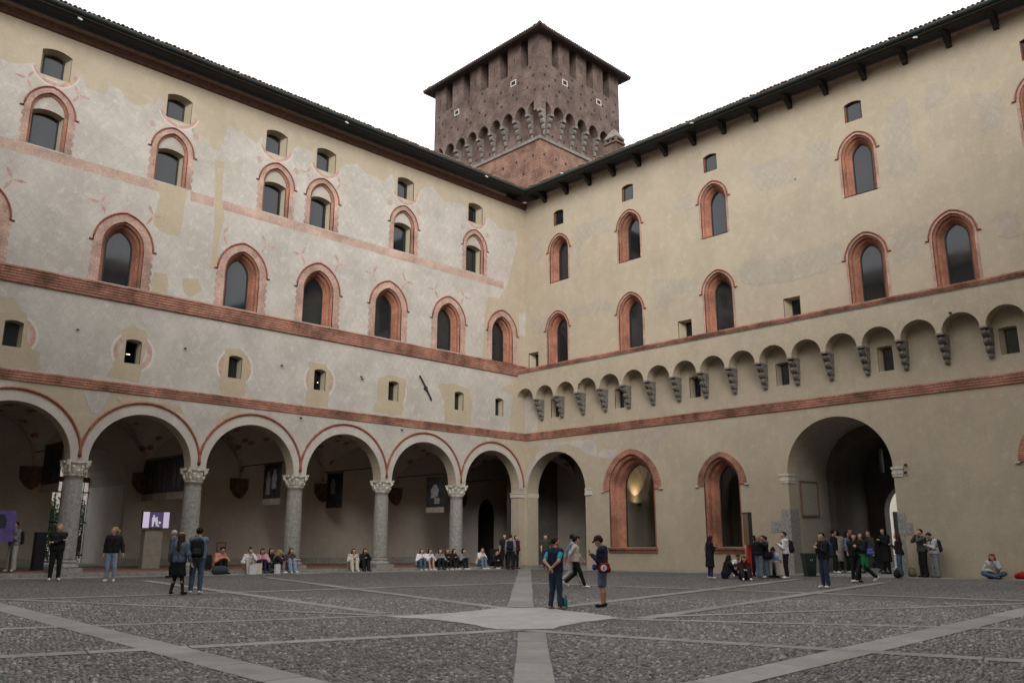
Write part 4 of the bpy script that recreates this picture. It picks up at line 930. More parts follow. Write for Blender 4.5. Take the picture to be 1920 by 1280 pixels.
# iron gate in the passage and the garden behind it
fz = ground(-20.8, 8)*.9; o = thing('iron_gate', 'tall iron bar gate closing the far end of the portico passage', 'gate', (-20.87, 10.3, 0))
for k in range(13):
    xx = -1.44+k*.24; mb = MB(); mb.tube([(xx, 0, .18+fz), (xx, 0, 3.7+math.sqrt(max(0, 1.48**2-xx*xx))+fz)], .022, 5); mb.build('bar', M['black'], o, settle=False)
for zz in (.5, 2.0, 3.4): mb = MB(); mb.box(-1.47, 1.47, -.025, .025, zz+fz, zz+.06+fz); mb.build('rail', M['black'], o, settle=False)
mb = MB(); mb.box(-1.47, 1.47, -.03, .03, 3.9+fz, 4.15+fz); mb.build('red_rail', M['reddark'], o, settle=False)
def shrub(name, label, loc, rx, rz, n, seed):
    r = np.random.default_rng(seed); t_ = thing(name, label, 'shrub', loc)
    p = r.normal(size=(n, 3)); p /= np.linalg.norm(p, axis=1)[:, None]; p *= (r.uniform(.35, 1., n)**.5)[:, None]; p *= (1+.25*np.sin(p[:, :1]*9+p[:, 1:2]*7)); p = p*[rx, rx, rz]+[0, 0, rz*1.02]
    mb = MB(); q = r.normal(size=(n, 2, 3)); 
    for i in range(n):
        a = q[i, 0]/np.linalg.norm(q[i, 0])*.09; b = np.cross(a, q[i, 1]); b = b/np.linalg.norm(b)*.05
        mb.add([p[i]-a, p[i]+b, p[i]+a, p[i]-b], [(0,1,2,3)])
    mb.build('foliage', M['leafg'], t_, settle=False); mb = MB()
    for k in range(5): mb.tube([(0, 0, 0), (math.cos(k*1.3)*rx*.3, math.sin(k*1.3)*rx*.3, rz*.8), (math.cos(k*1.3)*rx*.5, math.sin(k*1.3)*rx*.5, rz*1.4)], [.05, .035, .015], 5)
    mb.build('stem', M['wood'], t_, settle=False)
t = NT('garden_leaf'); rp = t.n('NewGeometry').outputs['Random Per Island']; M['leafg'] = t.done(t.mix(rp, (.03,.055,.018,1), (.09,.13,.045,1)), .6, .3)
shrub('garden_shrub', 'dark green garden shrub behind the iron gate, left one', (-20.6, 13.2, .2), 1.2, 1.7, 2600, 1); shrub('garden_shrub', 'dark green garden shrub behind the iron gate, right one', (-18.6, 14.4, .2), 1.3, 1.6, 2600, 2)
# pale houses outside, seen through the two passages
def house(label, x0, x1, y0, y1, h, wm, fr_, ln):
    t_ = thing('distant_house', label, 'house', ((x0+x1)/2, (y0+y1)/2, 0)); cx_, cy_ = (x0+x1)/2, (y0+y1)/2
    mb = MB(); mb.box(x0-cx_, x1-cx_, y0-cy_, y1-cy_, 0, h); mb.build('wall', wm, t_, settle=False)
    mb = MB(); mb.box(x0-cx_-.5, x1-cx_+.5, y0-cy_-.5, y1-cy_+.5, h, h+.5); mb.build('roof', M['tile'], t_, settle=False)
    for k in range(int(ln/3)):
        for zz in (2., 5.5, 9.):
            if zz+2 > h: continue
            mb = MB(); mb.cbox(lambda a, z, d: tuple(np.array(fr_(a, z, d))-[cx_, cy_, 0]), 1+k*3, 2+k*3, zz, zz+1.8, -.03, .02); mb.build('window', M['glass'], t_, settle=False)
    return t_
house('pale plastered building seen beyond the iron gate', -40, 2, 34, 44, 11, M['white'], lambda a, z, d: (-40+a, 34+d, z), 42)
house('pale building with brick strip seen through the gateway', 40, 50, -30, 14, 9, M['white'], lambda a, z, d: (40+d, -30+a, z), 44)
# ================================================================ PEOPLE
def nets(f, org, h):
    s = f < 0; X, Y, Z = f.shape
    c = [(i, j, k) for i in (0, 1) for j in (0, 1) for k in (0, 1)]
    sub = lambda a, i, j, k: a[i:X-1+i, j:Y-1+j, k:Z-1+k]
    cnt = sum(sub(s, *q).astype(np.int8) for q in c); mask = (cnt > 0) & (cnt < 8)
    idx = np.argwhere(mask)
    if len(idx) == 0: return np.zeros((0, 3)), np.zeros((0, 4), int)
    acc = np.zeros((len(idx), 3)); num = np.zeros(len(idx))
    i0, j0, k0 = idx.T
    for a in range(8):
        for b in range(a+1, 8):
            ca, cb = np.array(c[a]), np.array(c[b])
            if np.abs(ca-cb).sum() != 1: continue
            fa = f[i0+ca[0], j0+ca[1], k0+ca[2]]; fb = f[i0+cb[0], j0+cb[1], k0+cb[2]]
            m = (fa < 0) != (fb < 0); t = np.where(m, fa/(fa-fb+1e-12), 0)
            acc += np.where(m[:, None], ca+(cb-ca)*t[:, None], 0); num += m
    V = (idx+acc/num[:, None])*h+org
    vid = -np.ones(mask.shape, int); vid[mask] = np.arange(len(idx)); Q = []
    for ax in range(3):
        sl0 = [slice(None)]*3; sl1 = [slice(None)]*3; sl0[ax] = slice(0, -1); sl1[ax] = slice(1, None)
        e = s[tuple(sl0)] != s[tuple(sl1)]; b, c2 = [q for q in range(3) if q != ax]
        p = np.argwhere(e); p = p[(p[:, b] > 0) & (p[:, c2] > 0) & (p[:, b] < f.shape[b]-1) & (p[:, c2] < f.shape[c2]-1)]
        if len(p) == 0: continue
        def g(db, dc): q = p.copy(); q[:, b] += db; q[:, c2] += dc; return vid[q[:, 0], q[:, 1], q[:, 2]]
        qd = np.stack([g(-1, -1), g(0, -1), g(0, 0), g(-1, 0)], 1)
        fl = s[p[:, 0], p[:, 1], p[:, 2]] ^ (ax == 1)
        qd[~fl] = qd[~fl][:, ::-1]; Q.append(qd)
    Q = np.concatenate(Q); return V, Q[(Q >= 0).all(1)]
class SDF:
    def __init__(s, prims, h, k=.03, pad=.04):
        pts = np.array([p[i] for p in prims for i in (0, 1)]); r = max(max(p[2], p[3]) for p in prims)+pad
        lo, hi = pts.min(0)-r, pts.max(0)+r; n = np.ceil((hi-lo)/h).astype(int)+1
        s.org, s.h = lo, h; g = np.meshgrid(*[lo[i]+h*np.arange(n[i]) for i in range(3)], indexing='ij'); s.P = np.stack(g, -1).astype(np.float32)
        s.f = np.full(s.P.shape[:3], 9., np.float32)
        for p in prims: s.union(p, k)
    def seg(s, a, b, ra, rb):
        a, b = np.array(a, np.float32), np.array(b, np.float32); d = b-a; L = float(d@d)+1e-9
        v = s.P-a; t = np.clip((v@d)/L, 0, 1); q = v-t[..., None]*d
        return np.sqrt((q*q).sum(-1))-(ra+(rb-ra)*t)
    def union(s, p, k):
        d = s.seg(*p[:4]); hh = np.clip(.5+.5*(s.f-d)/k, 0, 1); s.f = s.f*(1-hh)+d*hh-k*hh*(1-hh)
    def cut(s, d): s.f = np.maximum(s.f, d)
    def fold(s, amp):
        P = s.P; s.f = s.f+amp*(np.sin(P[..., 2]*34+4*np.sin(P[..., 0]*15+P[..., 1]*6))*.6+np.sin(P[..., 0]*31+P[..., 2]*17+3*np.sin(P[..., 1]*19))*.5)
    def mesh(s): return nets(s.f, s.org, s.h)
def np_obj(name, parts, mats, parent=None, smooth=True):
    """parts: [(V, Q, material index)] joined in one mesh"""
    V = np.concatenate([p[0] for p in parts]); n = 0; F = []; mi = []
    for v, q, m_ in parts: F.append(q+n); mi.append(np.full(len(q), m_)); n += len(v)
    F = np.concatenate(F); mi = np.concatenate(mi)
    me = bpy.data.meshes.new(name); me.vertices.add(len(V)); me.vertices.foreach_set('co', V.astype(np.float32).ravel())
    me.loops.add(F.size); me.loops.foreach_set('vertex_index', F.ravel().astype(np.int32)); me.polygons.add(len(F)); me.polygons.foreach_set('loop_start', np.arange(0, F.size, 4, dtype=np.int32))
    me.polygons.foreach_set('material_index', mi.astype(np.int32)); me.polygons.foreach_set('use_smooth', np.ones(len(F), bool)); me.update(calc_edges=True); me.validate()
    for m_ in mats: me.materials.append(m_)
    o = bpy.data.objects.new(name, me); COL.objects.link(o); o.parent = parent; return o
CM = {}
def cloth(c, rough=.9):
    k = tuple(round(x, 3) for x in c)
    if k not in CM: CM[k] = plain('cloth', c, rough, .22, 16, .004, .12)
    return CM[k]
def skinm(c):
    k = ('s',)+tuple(c)
    if k not in CM: CM[k] = plain('skin', c, .55, .08, 20, 0, .3)
    return CM[k]
def hairm(c):
    k = ('h',)+tuple(c)
    if k not in CM:
        t = NT('hair'); v = t.n('Mapping'); v.inputs['Scale'].default_value = (60, 60, 8); t.l(t.n('TexCoord').outputs['Object'], v.inputs[0])
        n_ = t.noise(1., 4, v.outputs[0]); t.bump(n_, .01); CM[k] = t.done(t.mix(n_, C4([x*.55 for x in c]), C4([x*1.5 for x in c])), .75, .12)
    return CM[k]
def V3(*a): return np.array(a, float)
def rotx(v, a): c, s = math.cos(a), math.sin(a); return V3(v[0], v[1]*c+v[2]*s, -v[1]*s+v[2]*c)      # lean forward for a > 0
def ik(S_, W_, l1, l2, pole):
    d = W_-S_; L = np.linalg.norm(d); m_ = l1+l2-.005
    if L > m_: W_ = S_+d/L*m_; d = W_-S_; L = m_
    a = (l1*l1-l2*l2+L*L)/(2*L); h = math.sqrt(max(l1*l1-a*a, 1e-6)); u = d/L
    p = pole-u*(pole@u); p = p/(np.linalg.norm(p)+1e-9); return S_+u*a+p*h, W_
SKIN = (.50,.30,.21); PAL = dict(black=(.018,.018,.02), navy=(.022,.026,.05), jeans=(.075,.105,.16), denim=(.085,.11,.155), lightjeans=(.22,.29,.38), darkjeans=(.035,.05,.085), white=(.68,.67,.66), cream=(.50,.44,.38), grey=(.20,.20,.205), pale=(.40,.39,.37), beige=(.42,.37,.31), peach=(.52,.22,.14), pink=(.56,.30,.34), green=(.02,.13,.055), dgreen=(.04,.05,.035), teal=(.03,.36,.48), lilac=(.20,.20,.32), blue=(.42,.50,.72), brown=(.09,.055,.04), dgrey=(.07,.066,.063), red=(.35,.03,.03), short=(.12,.15,.21), maroon=(.06,.015,.022), tan=(.30,.17,.09))
HAIR = dict(black=(.012,.010,.010), brown=(.045,.024,.015), dark=(.022,.014,.011), blond=(.30,.20,.10), grey=(.42,.41,.40), auburn=(.11,.035,.02), light=(.40,.32,.22))
def person(label, px=None, feet=None, H=1.7, head=None, ang=180, rz=None, loc=None, pose='stand', arms=('down', 'down'), top='black', bottom='jeans', shoes='black', hair='brown', hs='short', topkind='long', botkind='long', turn=0., nod=0., lean=0., seat=.0, inner=None, fine=False, skin=SKIN, wide=0., dx=0., group='people in the courtyard'):
    if loc is None: loc = at(px, feet)
    x, y = loc[0], loc[1]; z = (loc[2] if len(loc) > 2 else ground(x, y))
    if len(loc) < 3 or loc is None or px is not None and feet is not None: z = ground(x, y)+.018
    if head is not None:                                      # height from the head's pixel, kept human
        d = np.array([x, y, z])-CAM; dep = d@Fv; Hp = (feet-head)*dep/FPX/math.cos(PITCH)*1.0
        H = min(max(Hp, 1.55), 1.88)
    if rz is None:
        a = math.radians(ang); f_ = FH*math.cos(a)+RH*math.sin(a); rz = math.atan2(-f_[0], f_[1])
    k = H/1.72
    P = {}
    if pose in ('stand', 'walk'): pel = V3(0, 0, .93 if pose == 'stand' else .905)
    elif pose == 'cross': pel = V3(0, -.05, .13+seat)
    else: pel = V3(0, 0, .12+seat)
    L0 = lean
    if pose in ('sit', 'cross') and lean == 0: L0 = .32
    tor = lambda v: pel+rotx(v, L0)
    P['waist'], P['chest'], P['neck'] = tor(V3(0, 0, .14)), tor(V3(0, .01, .36)), tor(V3(0, -.005, .515))
    hb = tor(V3(0, .0, .54)); nd = L0*.3+nod; hc = hb+rotx(V3(0, .035, .125), nd)
    for s_, n_ in ((-1, 'L'), (1, 'R')):
        P['sh'+n_] = tor(V3(s_*.176, -.005, .458)); P['hip'+n_] = pel+V3(s_*.09, 0, -.02)
        if pose == 'stand': kn, an = V3(s_*.105, .02, .49), V3(s_*(.115+wide), -.015, .085)
        elif pose == 'walk':
            kn, an = (V3(s_*.09, .16, .50), V3(s_*.09, .30, .10)) if s_ > 0 else (V3(s_*.09, -.02, .48), V3(s_*.09, -.36, .20))
        elif pose == 'sit':
            hz = P['hip'+n_][2]; ky = .30; kz = min(hz+math.sqrt(.44**2-.3**2), .53); ay = ky+math.sqrt(max(.01, .445**2-(kz-.085)**2)); kn, an = V3(s_*.13, ky, kz), V3(s_*.12, ay*1.0, .085)
        else: kn, an = V3(s_*.34, .20, .2+seat), V3(-s_*.06, .33+.05*s_, .09+seat)
        P['kn'+n_], P['an'+n_] = kn, an
        dirf = V3(s_*.03, .15, -.045)
        if pose == 'walk' and s_ < 0: dirf = V3(0, .11, -.115)
        if pose == 'cross': dirf = V3(-s_*.13, .03, -.03)
        P['toe'+n_] = an+dirf
    for i, (s_, n_) in enumerate(((-1, 'L'), (1, 'R'))):
        S_ = P['sh'+n_]; ar = arms[i]; pole = V3(s_*.5, -1, -.3)
        W_ = {'down': S_+V3(s_*.07, .04, -.53), 'out': S_+V3(s_*.16, .05, -.50), 'fold': tor(V3(-s_*.14, .19, .26+.03*s_)), 'behind': tor(V3(s_*.02, -.19, .06)), 'phone': tor(V3(s_*.035, .25, .32)), 'swf': S_+V3(s_*.06, .26, -.46), 'swb': S_+V3(s_*.08, -.24, -.46),
              'face': hc+rotx(V3(s_*.05, .14, -.09), nd), 'pocket': tor(V3(s_*.21, .09, .0)), 'knees': (P['kn'+n_]+V3(-s_*.05, .02, .075)), 'shin': (P['kn'+n_]+V3(-s_*.1, .12, -.08)), 'lap': pel+V3(s_*.06, .26, .16), 'up': tor(V3(s_*.02, .42, .50)), 'strap': tor(V3(s_*.12, .16, .38)), 'back': tor(V3(s_*.3, -.2, -.02))}[ar]
        if ar == 'pocket': pole = V3(s_*.8, -.7, -.6)
        if ar in ('fold', 'phone'): pole = V3(s_*.45, -.35, -1.)
        if ar == 'behind': pole = V3(s_*1, -.4, 0)
        if ar in ('knees', 'lap', 'shin'): pole = V3(s_*1., -.2, -.6)
        if ar in ('face', 'up'): pole = V3(s_*.6, .1, -1)
        P['el'+n_], P['wr'+n_] = ik(S_, W_, .285, .255, pole); P['ar'+n_] = ar
    h = .013 if fine else .021
    hy = turn; ch, sh = math.cos(hy), math.sin(hy)
    def hd(v): v = V3(v[0]*ch-v[1]*sh, v[0]*sh+v[1]*ch, v[2]); return hc+rotx(v, nd)
    pr = [(hd((0, -.02, .03)), hd((0, .01, .03)), .088, .086), (hd((0, .03, -.02)), hd((0, .045, -.075)), .068, .045), (hd((0, .085, .0)), hd((0, .102, -.022)), .012, .016),
          (hd((-.077, -.005, .0)), hd((-.082, -.012, -.025)), .016, .014), (hd((.077, -.005, .0)), hd((.082, -.012, -.025)), .016, .014), (P['neck'], hd((0, -.01, -.04)), .058, .052),
          (tor(V3(-.07, 0, .16)), tor(V3(-.085, .0, .38)), .085, .095), (tor(V3(.07, 0, .16)), tor(V3(.085, .0, .38)), .085, .095), (P['shL'], P['shR'], .055, .055), (pel+V3(-.07, 0, .02), pel+V3(.07, 0, .02), .105, .105)]
    for n_ in 'LR':
        cv = 1. if botkind == 'shorts' else .74; md = P['kn'+n_]*.65+P['an'+n_]*.35+V3(0, -.012, 0); ca = 1. if topkind in ('tee', 'vest', 'roll') else .85
        pr += [(P['sh'+n_], P['el'+n_], .052*ca, .041*ca), (P['el'+n_], P['wr'+n_], .041*ca, .029), (P['hip'+n_], P['kn'+n_], .082*cv, .056*cv), (P['kn'+n_], md, .055*cv, .056*cv), (md, P['an'+n_], .056*cv, .037*cv), (P['an'+n_], P['toe'+n_], .03, .024)]
    b = SDF(pr, h, .022); parts = [(*b.mesh(), 0)]
    for s_, n_ in ((-1, 'L'), (1, 'R')):                      # hands: palm, four fingers, thumb
        w_, e_ = P['wr'+n_], P['el'+n_]; d = (w_-e_)/np.linalg.norm(w_-e_)
        side = V3(0, 1, 0) if abs(d[1]) < .75 else V3(-s_, 0, .2); side = side-d*(side@d); side /= np.linalg.norm(side); nr = np.cross(side, d)*s_*-1
        cu = .55 if P['ar'+n_] in ('down', 'swf', 'swb', 'out') else 1.0
        hp = [(w_-d*.03, w_+d*.01, .027, .028)]
        for q, (o_, ln) in enumerate(((.028, .066), (.0095, .074), (-.0095, .069), (-.027, .054))):
            kb = w_+d*.085+side*o_; mid_ = kb+(d*math.cos(cu*.6)+nr*math.sin(cu*.6))*ln*.52; tip = mid_+(d*math.cos(cu*1.5)+nr*math.sin(cu*1.5))*ln*.48
            hp += [(w_+d*.012+side*o_*.7, kb, .015, .0125), (kb, mid_, .0095, .0088), (mid_, tip, .0088, .0075)]
        tb_ = w_+d*.022+side*.03; tm = tb_+(d*.7+side*.65+nr*.25)*.034; hp += [(w_+d*.01+side*.01, tb_, .016, .014), (tb_, tm, .0125, .0105), (tm, tm+(d*.95+side*.1+nr*.3)*.03, .0105, .009)]
        parts.append((*SDF(hp, .006 if fine else .0085, .006, .015).mesh(), 0))
    for s_ in (-1, 1):                                        # eyes
        parts.append((*SDF([(hd((s_*.032-.006, .083, .012)), hd((s_*.032+.006, .083, .012)), .008, .008)], .005, .005, .012).mesh(), 1))
    parts.append((*SDF([(hd((-.018, .085, -.062)), hd((.018, .085, -.062)), .007, .007)], .005, .005, .012).mesh(), 2))
    body = np_obj('person', parts, [skinm(skin), M['black'], skinm((.36,.12,.10))]); body.location = (x, y, z); body.rotation_euler = (0, 0, rz); body.scale = (k, k, k)
    tag(body, label, 'person', group)
    # top garment
    loose = .032 if topkind != 'tee' else .022
    tc = PAL[top] if isinstance(top, str) else top
    tp = [(tor(V3(-.075, 0, .03)), tor(V3(-.085, 0, .40)), .098+loose, .098+loose), (tor(V3(.075, 0, .03)), tor(V3(.085, 0, .40)), .098+loose, .098+loose), (P['shL'], P['shR'], .062+loose*.5, .062+loose*.5), (tor(V3(0, -.01, .505)), P['shL'], .055, .062), (tor(V3(0, -.01, .505)), P['shR'], .055, .062)]
    if topkind != 'crop': tp += [(tor(V3(-.068, -.008, .06)), tor(V3(-.07, -.008, -.06)), .118+loose*.6, .128+loose*.4), (tor(V3(.068, -.008, .06)), tor(V3(.07, -.008, -.06)), .118+loose*.6, .128+loose*.4)]
    if topkind in ('hood', 'coat'): tp.append((tor(V3(-.06, -.07, .50)), tor(V3(.06, -.07, .50)), .055, .055))
    low = 0.
    if topkind == 'coat' and pose in ('stand', 'walk'): tp += [(pel+V3(-.06, 0, .05), pel+V3(-.085, -.01, -.42), .13, .15), (pel+V3(.06, 0, .05), pel+V3(.085, -.01, -.42), .13, .15)]; low = -.48
    elif topkind == 'crop': low = .10
    else: low = -.03
    if topkind != 'vest':
        for n_ in 'LR':
            if topkind == 'tee': tp.append((P['sh'+n_], P['sh'+n_]*.4+P['el'+n_]*.6, .074, .072))
            elif topkind == 'roll': tp += [(P['sh'+n_], P['el'+n_], .068, .058), (P['el'+n_], P['el'+n_]*.7+P['wr'+n_]*.3, .057, .052)]
            else: tp += [(P['sh'+n_], P['el'+n_], .075, .066), (P['el'+n_], P['el'+n_]*.04+P['wr'+n_]*.96, .064, .048)]
    s_ = SDF(tp, h, .03); s_.fold(.008)
    rel = s_.P-pel; up = rotx(V3(0, 0, 1), L0 if topkind != 'coat' else 0); s_.cut(low-(rel@up.astype(np.float32)) if pose in ('stand', 'walk') else -.02-(rel@up.astype(np.float32))-.0)
    np_obj('top', [(*s_.mesh(), 0)], [cloth(tc)], body)
    if inner:                                                 # short sleeves of a shirt under a vest
        ip = [(P['sh'+n_], P['sh'+n_]*.35+P['el'+n_]*.65, .064, .06) for n_ in 'LR']; np_obj('sleeves', [(*SDF(ip, h, .01).mesh(), 0)], [cloth(PAL[inner])], body)
    bc = PAL[bottom] if isinstance(bottom, str) else bottom
    bp = [(pel+V3(-.06, -.005, .06), pel+V3(.06, -.005, .06), .118, .118), (pel+V3(-.065, -.01, -.03), pel+V3(.065, -.01, -.03), .118, .118)]
    if botkind == 'skirt': bp += [(pel+V3(s2*.05, 0, .0), pel+V3(s2*.085, 0, -.36), .125, .14) for s2 in (-1, 1)]
    else:
        for n_ in 'LR':
            kn, an = P['kn'+n_], P['an'+n_]
            if botkind == 'shorts': bp.append((P['hip'+n_], kn*.88+P['hip'+n_]*.12, .102, .092))
            else:
                e2 = {'long': .060, 'wide': .088, 'slim': .05}[botkind]; bp += [(P['hip'+n_], kn, .104, .075 if botkind != 'wide' else .09), (kn, an*.95+kn*.05, .073 if botkind != 'wide' else .086, e2)]
    s_ = SDF(bp, h, .025); s_.fold(.005)
    if botkind == 'skirt' and pose in ('stand', 'walk'): s_.cut((pel[2]-.42)-s_.P[..., 2])
    if pose in ('stand', 'walk'): s_.cut(s_.P[..., 2]-(pel[2]+.15))
    np_obj('skirt' if botkind == 'skirt' else 'shorts' if botkind == 'shorts' else 'trousers', [(*s_.mesh(), 0)], [cloth(bc)], body)
    if botkind == 'skirt':
        tg = [(P['hip'+n_], P['kn'+n_], .085, .06) for n_ in 'LR']+[(P['kn'+n_], P['an'+n_], .06, .042) for n_ in 'LR']; np_obj('tights', [(*SDF(tg, h, .01).mesh(), 0)], [cloth((.03,.024,.026))], body)
    for n_ in 'LR':
        a_, t_ = P['an'+n_], P['toe'+n_]; dn = V3(0, 0, -.038) if not (pose == 'walk' and n_ == 'L') else V3(0, -.03, -.03)
        hl = a_+dn+(a_-t_)*.22; s_ = SDF([(hl+V3(0, 0, -.006), t_+V3(0, 0, -.002), .037, .031), (a_+V3(0, 0, .0), a_+dn, .04, .04), (hl, t_+V3(0, 0, -.006), .034, .035)], .010 if fine else .013, .015)
        if pose != 'walk' or n_ == 'R': s_.cut(.0-s_.P[..., 2]+seat*(pose == 'cross'))
        np_obj('shoe', [(*s_.mesh(), 0)], [cloth(PAL[shoes], .6)], body)
    if hs:
        hp = [(hd((0, -.03, .042)), hd((0, .006, .044)), .097, .091)]
        if hs == 'long': hp += [(hd((0, -.06, .0)), tor(V3(0, -.085, .34)), .085, .075), (hd((-.075, -.01, .0)), tor(V3(-.1, -.02, .42)), .035, .04), (hd((.075, -.01, .0)), tor(V3(.1, -.02, .42)), .035, .04)]
        if hs == 'bob': hp += [(hd((0, -.05, .0)), hd((0, -.06, -.08)), .08, .07), (hd((-.078, -.01, .0)), hd((-.075, .0, -.09)), .03, .03), (hd((.078, -.01, .0)), hd((.075, .0, -.09)), .03, .03)]
        if hs == 'tail': hp += [(hd((0, -.1, .05)), hd((0, -.15, .0)), .035, .045), (hd((0, -.15, .0)), hd((0, -.13, -.16)), .045, .02)]
        if hs == 'bun': hp += [(hd((0, -.06, .13)), hd((0, -.05, .15)), .045, .04)]
        if hs == 'curly': hp += [(hd((0, -.03, .06)), hd((0, .03, .07)), .108, .1), (hd((0, -.07, .02)), hd((0, -.08, -.03)), .08, .06)]
        s_ = SDF(hp, .011 if fine else .015, .025); s_.fold(.003)
        q = s_.P-hc; qy = q@np.array([-sh, ch, 0], np.float32); qz = q[..., 2]-(-nd)*qy*0; 
        fwd = rotx(V3(-sh, ch, 0), nd).astype(np.float32); upv = rotx(V3(0, 0, 1), nd).astype(np.float32); qf, qu = q@fwd, q@upv
        s_.cut(np.minimum(qf-.03, .075-qu+.9*np.abs((q@np.array([ch, sh, 0], np.float32)))*.35)); 
        if hs in ('short', 'curly'): s_.cut(np.minimum(-.035-qu, qf+.2)*1.0 if True else 0); s_.cut(np.minimum(qf-(-.005), .02-qu))
        np_obj('hair', [(*s_.mesh(), 0)], [hairm(HAIR[hair])], body)
    body['k'] = k; del body['k']
    return dict(o=body, k=k, tor=tor, hd=hd, P=P, L0=L0, loc=(x, y, z), rz=rz, h=h, pel=pel)
def worn(p, name, label, cat, parts, mat=None, group=None):
    """a thing worn or held: placed with the wearer's own frame, but a thing of its own"""
    o = thing(name, label, cat, p['loc'], p['rz'], group); o.scale = (p['k'],)*3
    for n_, prims, mt, kk in parts: np_obj(n_, [(*SDF(prims, p['h']*.8, kk).mesh(), 0)], [mt], o)
    return o
def backpack(p, label, c=(.02,.02,.022), pocket=None):
    t_ = p['tor']; m_ = cloth(c)
    st = []
    for s_ in (-1, 1):
        q = [t_(V3(s_*.085, -.13, .45)), t_(V3(s_*.10, -.02, .565)), t_(V3(s_*.10, .125, .42)), t_(V3(s_*.10, .135, .25)), t_(V3(s_*.13, -.1, .12))]
        st += [(q[i], q[i+1], .018, .018) for i in range(4)]
    return worn(p, 'backpack', label, 'backpack', [('bag', [(t_(V3(-.08, -.215, .10)), t_(V3(-.08, -.205, .40)), .10, .085), (t_(V3(.08, -.215, .10)), t_(V3(.08, -.205, .40)), .10, .085)], m_, .05), ('front_pocket', [(t_(V3(-.06, -.30, .12)), t_(V3(.06, -.30, .12)), .05, .05), (t_(V3(-.06, -.29, .20)), t_(V3(.06, -.29, .20)), .045, .045)], cloth(pocket or c), .03), ('strap', st, m_, .008)], group='backpacks being worn')
def handbag(p, label, side, c, z=.0, size=.12, cat='bag', cross=True, y=-.02):
    t_ = p['tor']; m_ = cloth(c); q = V3(side*.23, y, z)
    st = [(t_(q+V3(0, 0, .1)), t_(V3(side*.13, -.13, .40)), .012, .012), (t_(V3(side*.13, -.13, .40)), t_(V3(-side*.08 if cross else side*.16, -.03, .565)), .012, .012), (t_(V3(-side*.08 if cross else side*.16, -.03, .565)), t_(V3(side*.1, .135, .35)), .012, .012), (t_(V3(side*.1, .135, .35)), t_(q+V3(0, .05, .1)), .012, .012)]
    return worn(p, 'shoulder_bag', label, cat, [('bag', [(t_(q+V3(0, -size*.55, 0)), t_(q+V3(0, size*.55, 0)), size*.55, size*.55), (t_(q+V3(0, -size*.5, .1)), t_(q+V3(0, size*.5, .1)), size*.42, size*.42)], m_, .03), ('strap', st, m_, .006)])
def phone(p, label):
    w_ = (p['P']['wrL']+p['P']['wrR'])/2+V3(0, .08, .04); t_ = thing('phone', label, 'phone', p['loc'], p['rz']); t_.scale = (p['k'],)*3
    mb = MB(); mb.box(w_[0]-.036, w_[0]+.036, w_[1]-.006, w_[1]+.006, w_[2]-.05, w_[2]+.09); mb.build('case', M['black'], t_, settle=False); mb = MB(); mb.box(w_[0]-.032, w_[0]+.032, w_[1]-.009, w_[1]-.0065, w_[2]-.042, w_[2]+.082); mb.build('screen', M['glass'], t_, settle=False)
# ---------------------------------------------------------------- standing and walking people
def at_off(px, y): x = on_y(px, y); return (x, y)
pe = person
a = pe('person in black sweatshirt and trousers with arms folded, beside the leftmost column', 100, 1089, head=988, ang=150, arms=('fold', 'fold'), top='black', bottom='black', shoes='white', hair='blond', hs='short')
a = pe('blond woman in black sweater and pale blue jeans standing alone, looking right', 205, 1091, head=994, ang=170, turn=-.9, arms=('out', 'down'), top='black', bottom='lightjeans', botkind='slim', shoes='white', hair='blond', hs='tail')
a = pe('grey-haired man in blue-grey jacket facing left behind the long-haired woman', 320, 1083, head=999, ang=265, arms=('down', 'pocket'), top='denim', bottom='black', hair='grey', hs='short', topkind='hood')
a = pe('person with very light hair mostly hidden behind the long-haired woman', 334, 1084, head=1003, ang=300, arms=('down', 'down'), top='grey', bottom='black', hair='light', hs='bob')
a = pe('woman seen from behind with long brown hair, denim jacket and black skirt', 331, 1115, head=1011, ang=8, arms=('out', 'out'), top='denim', bottom='black', botkind='skirt', shoes='black', hair='brown', hs='long', fine=True, wide=.07)
a = pe('man seen from behind in grey-blue hoodie and jeans with white trainers', 365, 1114, head=996, ang=-12, arms=('phone', 'phone'), top=(.13,.155,.20), bottom='jeans', shoes='white', hair='dark', topkind='hood', fine=True)
backpack(a, 'black backpack with a pale stripe on the man in the grey-blue hoodie', (.016,.016,.018), (.03,.03,.033))
a = pe('person in pale trousers standing half behind the violet poster', loc=(on_y(22, 1.3), 1.3, FLOOR+ground(-25, 1.3)), H=1.72, ang=200, arms=('phone', 'phone'), top='grey', bottom='pale', botkind='wide', shoes='white', hair='dark', hs='short')
backpack(a, 'dark backpack on the person behind the violet poster')
yk = -1.0
a = pe('young man in black t-shirt standing against the corner pier', loc=at_off(946, -.9), H=1.76, ang=185, arms=('down', 'down'), top='black', topkind='tee', bottom='black', shoes='black', hair='black')
a = pe('person in grey hoodie with black backpack seen from behind by the corner pier', loc=at_off(957, -1.6), H=1.74, ang=5, arms=('down', 'down'), top=(.22,.21,.235), topkind='hood', bottom='black', shoes='black', hair='brown')
backpack(a, 'black backpack on the grey hoodie by the corner pier')
a = pe('person in maroon top partly hidden behind the grey hoodie by the corner', loc=at_off(967, -1.0), H=1.7, ang=140, top='maroon', bottom='black', hair='dark', hs='bob')
a = pe('man in dark green t-shirt walking out of the dark corner arch', loc=(on_x(1023, -.6), 0) and (-.7, on_x(1023, -.7)), H=1.76, ang=175, pose='walk', arms=('swb', 'swf'), top='dgreen', topkind='tee', bottom='navy', shoes='dgrey', hair='dark', turn=-.4)
